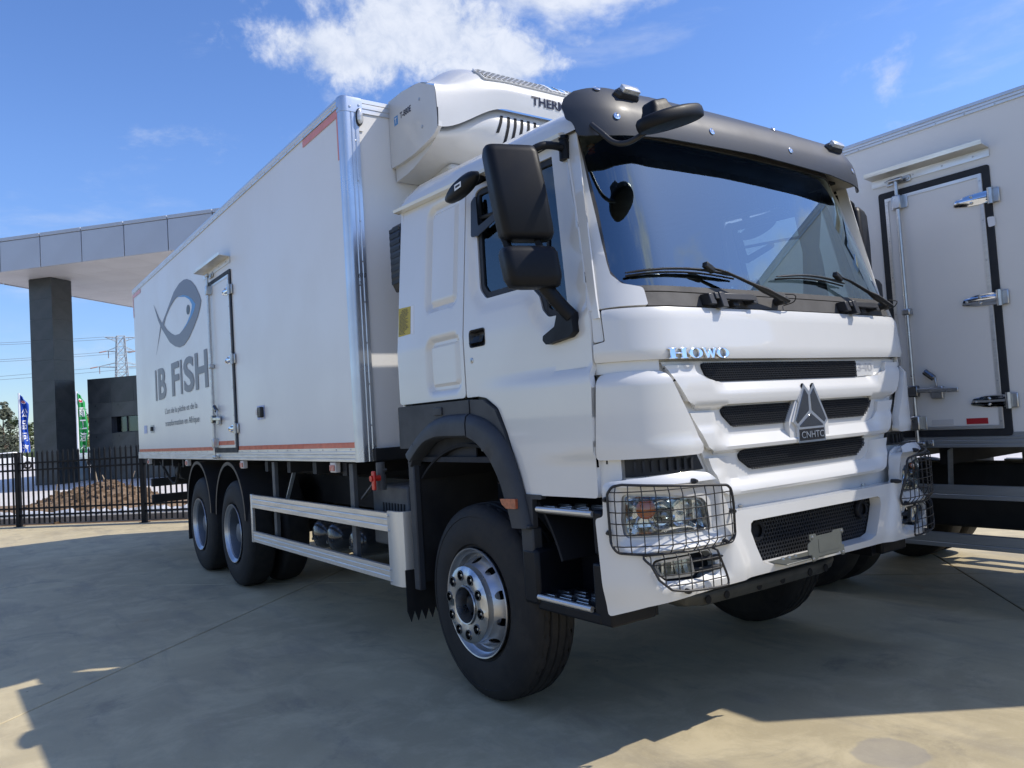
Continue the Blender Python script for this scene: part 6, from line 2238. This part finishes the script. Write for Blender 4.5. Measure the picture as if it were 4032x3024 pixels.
post = oriented_box(oriented_box(MB(), P0, FB, .085, .085, 0, 1.47), P0, FB, .10, .10, 1.47, 1.495)
oriented_box(post, P0, FB, .15, .15, 0, .012)
post = post.build('fence_post', 'fence_black', fence, bevel=.004)
SRC0[post.name] = gp(P0, FB)
pk = oriented_box(MB(), P0, FB, .026, .026, .06, 1.46)
n = len(pk.v)
pk.v += [tuple(gp(P0, FB, 1.52))]
q = [tuple(gp(P0 + a * .017, FB + b * .017, 1.455)) for a, b in ((-1, -1), (1, -1), (1, 1), (-1, 1))]
pk.v += q
pk.f += [(n + 1, n + 2, n), (n + 2, n + 3, n), (n + 3, n + 4, n), (n + 4, n + 1, n)]
pk = pk.build('picket', 'fence_black', fence, smooth=False)
SRC0[pk.name] = gp(P0, FB)
first = True
for k in range(-3, 4):
    a = P0 + k * PL_
    if k:
        inst(post, fence, gp(a, FB))
    if k == 3:
        break
    for i in range(23):
        d = a + PL_ * (i + 1) / 24
        if first:
            pk.location = pk.location + (gp(d, FB) - gp(P0, FB))
            SRC0[pk.name] = gp(d, FB)
            ORG[pk.name] = ORG[pk.name] + (gp(d, FB) - gp(P0, FB))
            first = False
        else:
            inst(pk, fence, gp(d, FB))
    for z in (1.27, 1.13, .36, .225):
        oriented_box(MB(), a + PL_ / 2, FB, PL_ - .09, .036, z - .017, z + .017).build('rail', 'fence_black', fence, bevel=.003)

# ------------------------------------------------------------------ heap of earth behind the fence
rnd = random.Random(21)
from mathutils import noise as mnoise
cm = Vector((2.62, 20.55, 0))
mb = MB()
n = 90
grid = []
for j in range(n + 1):
    row = []
    for i in range(n + 1):
        a, b = (i / n - .5) * 2, (j / n - .5) * 2
        p = E1 * a * 2.05 + E2 * b * 1.7
        r = math.hypot(a, b)
        h = .74 * max(0, 1 - r ** 1.5) ** .95 * (.88 + .22 * mnoise.noise(Vector((a * 1.7, b * 1.7, 3))))
        h += .10 * mnoise.fractal(Vector((p.x * 2.5, p.y * 2.5, 0)), .9, 2.1, 5) * smooth(r, 1.05, .8)
        h += .03 * abs(mnoise.noise(Vector((p.x * 14, p.y * 14, 5)))) * smooth(r, 1.05, .8)
        row.append(cm + p + Vector((0, 0, h - .03)))
    grid.append(row)
mb.rings(grid, closed_u=False)
heap = mb.build('earth_heap', 'soil', None, ang=60)
tag(heap, 'heap of loose brown earth piled behind the black fence', 'earth heap')
mb = MB()
for i in range(420):
    a, b = rnd.gauss(0, .42), rnd.gauss(0, .42)
    r = math.hypot(a, b)
    p = E1 * a * 2.05 + E2 * b * 1.7
    h = .74 * max(0, 1 - r ** 1.5) ** .95 * (.88 + .22 * mnoise.noise(Vector((a * 1.7, b * 1.7, 3))))
    h += .10 * mnoise.fractal(Vector((p.x * 2.5, p.y * 2.5, 0)), .9, 2.1, 5) * smooth(r, 1.05, .8)
    s = rnd.uniform(.02, .075)
    c = cm + p + Vector((0, 0, max(h, 0) - .02))
    v = [c + Vector((rnd.uniform(.5, 1) * x, rnd.uniform(.5, 1) * y, rnd.uniform(.5, 1) * z)) * s for x in (-1, 1) for y in (-1, 1) for z in (-1, 1)]
    mb.add(v, [(0, 1, 3, 2), (4, 6, 7, 5), (0, 4, 5, 1), (2, 3, 7, 6), (0, 2, 6, 4), (1, 5, 7, 3)])
cl = mb.build('clod', 'soil', heap, smooth=False)
cl['kind'] = 'stuff'
for k, (a, b, l, t) in enumerate(((-.85, -.35, .55, .3), (.25, .1, .4, -.6), (.8, -.3, .35, .8), (-.2, .3, .5, -.2), (.5, .5, .45, .5), (1.0, .1, .3, 0))):
    p = cm + E1 * a + E2 * b + Vector((0, 0, .30 if abs(a) > .6 else .55))
    MB().tube([p, p + E1 * l * math.sin(t) * .7 + Vector((0, 0, l * .75))], [.018, .010], 5).build('stick', 'wood', heap)

# ------------------------------------------------------------------ gate canopy
O = Vector((.37, 39.9, 0))


def cp(a, b, z):
    return O + E1 * a + E2 * b + Vector((0, 0, z))


gate = thing('gate_canopy', 'large gate roof clad in pale metal panels on a dark stone column', 'canopy', tuple(O))


def cbox(mb, a0, a1, b0, b1, z0, z1):
    v = [cp(a, b, z) for z in (z0, z1) for b in (b0, b1) for a in (a0, a1)]
    return mb.add(v, [(0, 2, 3, 1), (4, 5, 7, 6), (0, 1, 5, 4), (2, 6, 7, 3), (0, 4, 6, 2), (1, 3, 7, 5)])


ZB, ZT = 9.0, 10.36
cbox(MB(), .05, 23.95, .05, 13.95, ZB + .05, ZT - .06).build('roof_slab', 'panel_gap', gate)
def share(name, meshes, key, build, m, parent, p):
    """places a copy of a part whose mesh is made once"""
    if key not in meshes:
        o = build().build(name, m, parent, bevel=.012)
        meshes[key] = (o, ORG[o.name].copy())
        return o
    o0, c0 = meshes[key]
    o = o0.copy()
    COL.objects.link(o)
    o.parent = parent
    o.location = c0 + Vector(p) - ORG[parent.name]
    return o


SH = {}
for i in range(12):
    a = i * 2.0
    share('fascia_panel', SH, 'f', lambda: cbox(MB(), .26 - 2.0 + .018 + 1.74, .26 + 1.74 - .018, -.03, .04, ZB - .03, ZT - .14), 'fascia_panel', gate, E1 * a)
    share('cap_strip', SH, 'c', lambda: cbox(MB(), .02, 1.98, -.055, .08, ZT - .125, ZT + .02), 'fascia_panel', gate, E1 * a)
for j in range(7):
    share('fascia_panel', SH, 'g', lambda: cbox(MB(), -.03, .04, .05, 1.985, ZB - .03, ZT - .14), 'fascia_panel', gate, E2 * j * 2.0)
for i in range(12):
    for j in range(7):
        share('soffit_panel', SH, 's', lambda: cbox(MB(), .06, 2.035, .06, 2.035, ZB - .0, ZB + .045), 'soffit_panel', gate, E1 * i * 2.0 * .993 + E2 * j * 2.0 * .99)
# flat dark sheet just under the soffit near the right end
cbox(MB(), 9.4, 12.4, 2.6, 3.6, ZB - .004, ZB - .001).build('dark_sheet', 'panel_gap', gate)
ca = (Vector((2.76, 39.9, 0)) - O)
a0, b0 = ca.dot(E1), ca.dot(E2)
CW, CD = 1.17, 1.13
for da in (0, 17.0):
    col = cbox(MB(), a0 + da + .02, a0 + da + CW - .02, b0 + .02, b0 + CD - .02, 0, ZB - .01).build('column', 'panel_gap', gate)
    hgt = (ZB - .02) / 10
    for k in range(10):
        z = k * hgt
        cbox(MB(), a0 + da, a0 + da + CW, b0, b0 + .019, z + .003, z + hgt - .003).build('granite_slab', 'granite_dark', col)
        cbox(MB(), a0 + da + CW - .019, a0 + da + CW, b0 + .020, b0 + CD, z + .003, z + hgt - .003).build('granite_slab', 'granite_dark', col)
        cbox(MB(), a0 + da, a0 + da + .019, b0 + .020, b0 + CD, z + .003, z + hgt - .003).build('granite_slab', 'granite_dark', col)

# ------------------------------------------------------------------ gatehouse
G0 = Vector((4.9, 40.0, 0))
gh = thing('gatehouse', 'dark granite gatehouse with one window slot standing under the gate roof', 'building', tuple(G0))
O_keep = O
O = G0
GHL, GHD, GHZ = 7.0, 4.0, 4.57
cbox(MB(), .03, 1.18, .03, GHD - .03, 0, GHZ - .03).build('core', 'panel_gap', gh)
cbox(MB(), 1.18, GHL - .03, .35, GHD - .03, 0, GHZ - .03).build('core', 'panel_gap', gh)
cbox(MB(), 1.18, GHL - .03, .03, .35, 0, 2.08).build('core', 'panel_gap', gh)
cbox(MB(), 1.18, GHL - .03, .03, .35, 2.80, GHZ - .03).build('core', 'panel_gap', gh)
xs = [0, 1.20, 2.4, 3.6, 4.8, 6.0, 7.0]
zs = [0, .7, 1.4, 2.08, 2.80, 3.45, 4.57]
for i in range(6):
    for j in range(6):
        if j == 3 and 1 <= i <= 4:
            continue
        m = 'granite_reflecting' if j < 5 else 'granite_dark'  # lower courses get the reflection painted in, the top course stays dark
        cbox(MB(), xs[i] + .004, xs[i + 1] - .004, 0, .028, zs[j] + .004, zs[j + 1] - .004).build('granite_slab', m, gh)
for j in range(6):
    for k in range(4):
        cbox(MB(), 0, .028, .03 + k * 1.0, 1.022 + k * 1.0, zs[j] + .004, zs[j + 1] - .004).build('granite_slab', 'granite_dark', gh)
win = cbox(MB(), 1.20, 6.0, .30, .34, 2.08, 2.80).build('window', 'gatehouse_glass', gh)
for a in (1.22, 1.80, 3.4, 5.0, 5.97):
    cbox(MB(), a - .02, a + .02, .26, .36, 2.08, 2.80).build('frame', 'panel_gap', win)
cbox(MB(), 1.20, 6.0, .25, .37, 2.08, 2.11).build('frame', 'panel_gap', win)
cbox(MB(), 1.85, 5.9, .42, .44, 2.14, 2.78).build('pale_sheet', 'soffit_panel', win)  # pale sheet behind the panes beyond the first frame
O = O_keep

# ------------------------------------------------------------------ feather flags
def feather_flag(name, p, h, m, cloth_w, txt, label, seed, z0):
    f = thing(name, label, 'flag', p, 'feather flags on the forecourt')
    p = Vector(p)
    MB().cyl(p, p + Vector((0, 0, z0 + .1)), .07, 10).build('base_pole', 'pole_steel', f)
    MB().cyl(p + Vector((0, 0, z0)), p + Vector((0, 0, h)), .085, 10, .075).build('pole', 'pole_white', f)
    rd = random.Random(seed)
    nx, nz = 12, 40
    dirv = Vector((.98, -.08, 0)).normalized()
    side = Vector((-dirv.y, dirv.x, 0))

    def cloth(a, t):
        w = cloth_w * (.45 + .62 * smooth(t, 1.0, .82)) * (1 + .12 * math.sin(t * 9 + seed))
        z = lerp(z0 + .1, h - .12, t)
        wob = .16 * math.sin(a * 5.5 + t * 6 + seed) * a + .10 * math.sin(a * 11 + t * 3)
        return p + dirv * (.06 + a * w) + side * wob + Vector((0, 0, z - .22 * a * smooth(t, .8, 1.0)))
    c = MB().rings([[cloth(i / nx, j / nz) for i in range(nx + 1)] for j in range(nz + 1)], closed_u=False).build('cloth', m, f, ang=80)

    def on(a, t, d=.02):
        return cloth(a, t) - side * d
    # round emblem and a column of characters
    t0 = .875
    rr = .30
    H_ = (h - z0)
    V, F2 = [], []
    for ring, (r, mm) in enumerate(((.36, 'flag_white'), (.26, 'flag_red'))):
        v = [on(.45 + r * math.cos(q) * .9, t0 + r * math.sin(q) * cloth_w / H_, .03 + ring * .012) for q in [2 * math.pi * k / 20 for k in range(20)]]
        MB().add(v, [tuple(range(20))]).build('emblem', mm, c, smooth=False)
    for k, ch in enumerate(txt):
        v, fc = text_mesh(ch, fit=(1, 1), bold=.015)
        t1 = t0 - .12 - k * .205
        hh = .155
        MB().add([on(.16 + q.x * .68, t1 - hh + q.y * hh, .035) for q in v], fc).build('character', 'flag_white', c, smooth=False)
    return f


feather_flag('feather_flag', (4.17, 73.7, 0), 6.15, 'flag_blue', .50, '公品问汽', 'tall blue feather flag with white characters on a white pole, left of the stone column', 1, 1.3)
feather_flag('feather_flag', (7.55, 67.9, 0), 5.80, 'flag_green', .55, '雨工洁查', 'tall green feather flag with white characters between column and gatehouse', 4, 1.0)

# ------------------------------------------------------------------ parked cars far off
def far_car(p, yaw, m, label):
    t = thing('parked_car', label, 'car', p, 'cars parked beyond the forecourt')
    c, s = math.cos(yaw), math.sin(yaw)

    def T(x, y, z):
        return Vector(p) + Vector((x * c - y * s, x * s + y * c, z))
    prof = [(-2.2, .45), (-2.25, .75), (-2.1, .95), (-1.5, 1.0), (-.9, 1.45), (.6, 1.5), (1.3, 1.02), (2.05, .9), (2.25, .65), (2.2, .35), (-2.15, .33)]
    MB().rings([[T(x, y, z) for x, z in prof] for y in (-.86, .86)], caps=True).build('body', m, t, bevel=.06)
    gl = [(-1.38, 1.02), (-.86, 1.40), (.52, 1.43), (1.12, 1.05)]
    for y in (-.868, .868):
        MB().add([T(x, y, z) for x, z in gl], [(0, 1, 2, 3)]).build('window', 'car_glass', t, smooth=False)
    MB().add([T(.66, -.7, 1.46), T(.66, .7, 1.46), T(1.27, .76, 1.07), T(1.27, -.76, 1.07)], [(0, 1, 2, 3)]).build('windscreen', 'car_glass', t, smooth=False)
    for x in (-1.35, 1.4):
        for y in (-.88, .88):
            q = T(x, y, .33)
            mb = MB()
            mb.rings([[T(x + r * math.cos(k), y + d, .33 + r * math.sin(k)) for k in [2 * math.pi * i / 16 for i in range(16)]] for d, r in ((-.1, .2), (-.1, .33), (.08, .33), (.08, .2))])
            mb.build('wheel', 'tyre', t)
    return t


far_car((8.95, 76.6, 0), 1.1, 'car_teal', 'pale grey green car parked behind the green flag beside the gatehouse')
far_car((10.6, 86.5, 0), .9, 'car_white', 'white car parked a little farther behind the grey green one')
far_car((3.3, 78.0, 0), .2, 'car_white', 'white car parked at the far left below the trees')
far_car((-1.5, 82.0, 0), .3, 'car_white', 'white car beyond the forecourt left of the other parked cars')

# ------------------------------------------------------------------ trees on the skyline
def tree_proto(seed, h, w, kind):
    rd = random.Random(seed)
    mb = MB()
    cl = []
    nb = 34 if kind != 'poplar' else 26
    for _ in range(nb):
        t = rd.uniform(.18, 1)
        if kind == 'poplar':
            rad = w * .5 * math.sin(min(1, t * 1.05) * math.pi * .93 + .12) * .8 + .1
        elif kind == 'cone':
            rad = w * .5 * (1.05 - t) + .15
        else:
            rad = w * .5 * math.sqrt(max(.05, 1 - ((t - .58) / .46) ** 2))
        a = rd.uniform(0, 6.28)
        r = rad * rd.uniform(.35, .95)
        cl.append((Vector((r * math.cos(a), r * math.sin(a), h * t)), rd.uniform(.5, 1.0) * w * (.19 if kind != 'poplar' else .22)))
    for c, r in cl:
        for _ in range(42):
            d = Vector((rd.gauss(0, 1), rd.gauss(0, 1), rd.gauss(0, .8)))
            d = d.normalized() * r * rd.uniform(.45, 1.12)
            p = c + d
            n = (d.normalized() + Vector((rd.gauss(0, .5), rd.gauss(0, .5), rd.gauss(0, .5)))).normalized()
            q = n.to_track_quat('Z', 'Y').to_matrix()
            s = rd.uniform(.13, .30)
            a = rd.uniform(0, 6)
            mb.add([p + q @ Vector((math.cos(a + k * 2.1) * s, math.sin(a + k * 2.1) * s * .8, 0)) for k in range(3)], [(0, 1, 2)])
    tr = MB()
    tr.tube([(0, 0, -.1), (w * .02, 0, h * .3), (-w * .01, .02 * w, h * .62), (0, 0, h * .9)], [h * .022, h * .017, h * .010, h * .003], 7)
    for k in range(7):
        z = h * (.25 + .08 * k)
        a = k * 2.4
        l = w * .34
        tr.tube([(0, 0, z), (l * .6 * math.cos(a), l * .6 * math.sin(a), z + h * .06), (l * math.cos(a), l * math.sin(a), z + h * .14)], [h * .009, h * .006, h * .002], 5)
    return mb, tr


PROTO = {}


def tree(kind, seed, p, h, w, leaf, label, group):
    t = thing('tree', label, 'tree', p, group)
    key = (kind, seed, leaf)
    if key not in PROTO:
        cr, tr = tree_proto(seed, 7.0, 5.0 if kind != 'poplar' else 2.6, kind)
        c = cr.build('crown', leaf, t, smooth=False)
        k = tr.build('trunk', 'bark', t)
        PROTO[key] = (c, k, Vector(ORG[c.name]), Vector(ORG[k.name]))
        for o in (c, k):
            o.location = ORG[o.name]
    else:
        c0, k0, cc, kc = PROTO[key]
        for o0, oc in ((c0, cc), (k0, kc)):
            o = o0.copy()
            COL.objects.link(o)
            o.parent = t
            o.location = oc
    s = h / 7.0
    sw = w / (5.0 if kind != 'poplar' else 2.6)
    t.scale = (sw, sw, s)
    t.rotation_euler.z = (p[0] * 1.7 + p[1]) % 6.28


GT = 'trees along the far side of the road'
tree('poplar', 1, (4.95, 118, 0), 7.6, 3.0, 'leaf_grey', 'tall slender grey green tree at the left end of the tree line', GT)
for az, dist, h, w, kind, seed, leaf, lab in (
        (.3, 128, 6.2, 6.0, 'round', 11, 'leaf_dark', 'dark broad tree left of the tall slender one, outermost of the tree line'),
        (1.5, 124, 5.6, 5.2, 'round', 12, 'leaf_mid', 'mid green broad tree standing just left of the tall slender tree'),
        (3.05, 131, 5.7, 5.4, 'round', 11, 'leaf_dark', 'dark broad tree behind the blue flag in the tree line'),
        (3.75, 122, 4.9, 4.6, 'round', 12, 'leaf_mid', 'mid green broad tree between the blue flag and the stone column'),
        (4.9, 127, 6.0, 5.6, 'cone', 13, 'leaf_dark', 'dark pointed conifer behind the stone column'),
        (5.8, 126, 5.4, 5.2, 'round', 14, 'leaf_grey', 'greyish rounded tree behind the right side of the stone column'),
        (6.75, 130, 6.4, 5.4, 'round', 11, 'leaf_dark', 'dark broad tree behind the green flag and the yellow green tree'),
        (8.1, 126, 5.6, 6.0, 'round', 12, 'leaf_mid', 'mid green broad tree hidden in part behind the gatehouse')):
    a = R_(az)
    tree(kind, seed, (dist * math.sin(a), dist * math.cos(a), 0), h, w, leaf, lab, GT)
tree('round', 15, (10.6, 92.0, 0), 4.6, 3.2, 'leaf_bright', 'bright yellow green tree beside the gatehouse', GT)
tree('round', 14, (4.6, 100.0, 0), 3.2, 3.0, 'leaf_grey', 'low rounded grey bush tree in front of the tree line', GT)
tag(MB().rings([[Vector(((106 + w) * math.sin(R_(t)), (106 + w) * math.cos(R_(t)), z + (.35 * mnoise.noise(Vector((t * 1.3, w, 0))) if z else 0))) for t in [-45 + 90 * i / 240 for i in range(241)]] for w, z in ((0, 0), (.2, 1.3), (2, 1.7), (4, 1.2), (4.2, 0))], closed_u=False).build('hedge', 'leaf_dark', smooth=False),
    'long dark clipped hedge at the foot of the tree line', 'hedge')

# ------------------------------------------------------------------ pylon and its lines
def pylon():
    p = Vector((39.6, 250, 0))
    t = thing('power_pylon', 'grey steel lattice pylon rising behind the gatehouse', 'pylon', tuple(p))
    mb = MB()
    Hh = 33.3

    def hw(z):
        return interp(z, [0, 20, 33], [3.6, 1.55, 1.0])

    def cnr(k, z):
        w = hw(z)
        return p + Vector(((-w, w, w, -w)[k], (-w, -w, w, w)[k], z))
    for k in range(4):
        mb.tube([cnr(k, 0), cnr(k, 20), cnr(k, 33)], .13, 4)
    zz = [0, 5, 9.5, 13.5, 17, 20, 22.5, 25, 27.5, 30, 33]
    for z0, z1 in zip(zz, zz[1:]):
        for k in range(4):
            n = (k + 1) % 4
            mb.tube([cnr(k, z0), cnr(n, z1)], .075, 4)
            mb.tube([cnr(n, z0), cnr(k, z1)], .075, 4)
            mb.tube([cnr(k, z1), cnr(n, z1)], .07, 4)
    mb.build('lattice', 'pylon_steel_hazy', t, smooth=False)
    ends = []
    for z, l in ((24.0, 6.2), (28.5, 3.8), (32.6, 4.2)):
        for s in (-1, 1):
            a = MB()
            tip = p + Vector((s * (l + .0), 0, z + .1))
            for k in ((0, 3) if s < 0 else (1, 2)):
                a.tube([cnr(k, z), tip], .085, 4)
                a.tube([cnr(k, z + 1.3 if z < 32 else z - 1.1), tip], .07, 4)
            for f in (.35, .7):
                a.tube([cnr(0 if s < 0 else 1, z).lerp(tip, f), cnr(3 if s < 0 else 2, z + (1.3 if z < 32 else -1.1)).lerp(tip, f)], .05, 4)
            a.build('cross_arm', 'pylon_steel_hazy', t, smooth=False)
            if z < 32:
                MB().tube([tip, tip + Vector((-1.9, -.6, -.45))], .16, 6).build('insulator_string', 'insulator', t)
                MB().tube([tip + Vector((.5, 0, 0)), tip + Vector((.5, 0, -2.0))], .10, 6).build('insulator_string', 'insulator', t)
                ends.append(tip + Vector((-1.9, -.6, -.45)))
            else:
                ends.append(tip)
    for e in ends:
        far = e + Vector((-230, -70, -2))
        pts = [e.lerp(far, i / 24) + Vector((0, 0, -26 * (i / 24) * (1 - i / 24))) for i in range(25)]
        MB().tube(pts, .045, 4).build('power_line', 'cable', t)


pylon()
# blue traffic cone shaped barrier foot at the column
bar = thing('water_barrier', 'pale blue plastic barrier standing by the foot of the stone column', 'barrier', (4.75, 41.2, 0))
MB().rings([[(4.75 + x * k, 41.2 + y * k, z) for x, y in ((-.28, -.2), (.28, -.2), (.28, .2), (-.28, .2))] for z, k in ((0, 1), (.25, .95), (.95, .45), (1.0, .4))], caps=True).build('body', 'car_teal', bar, bevel=.04)
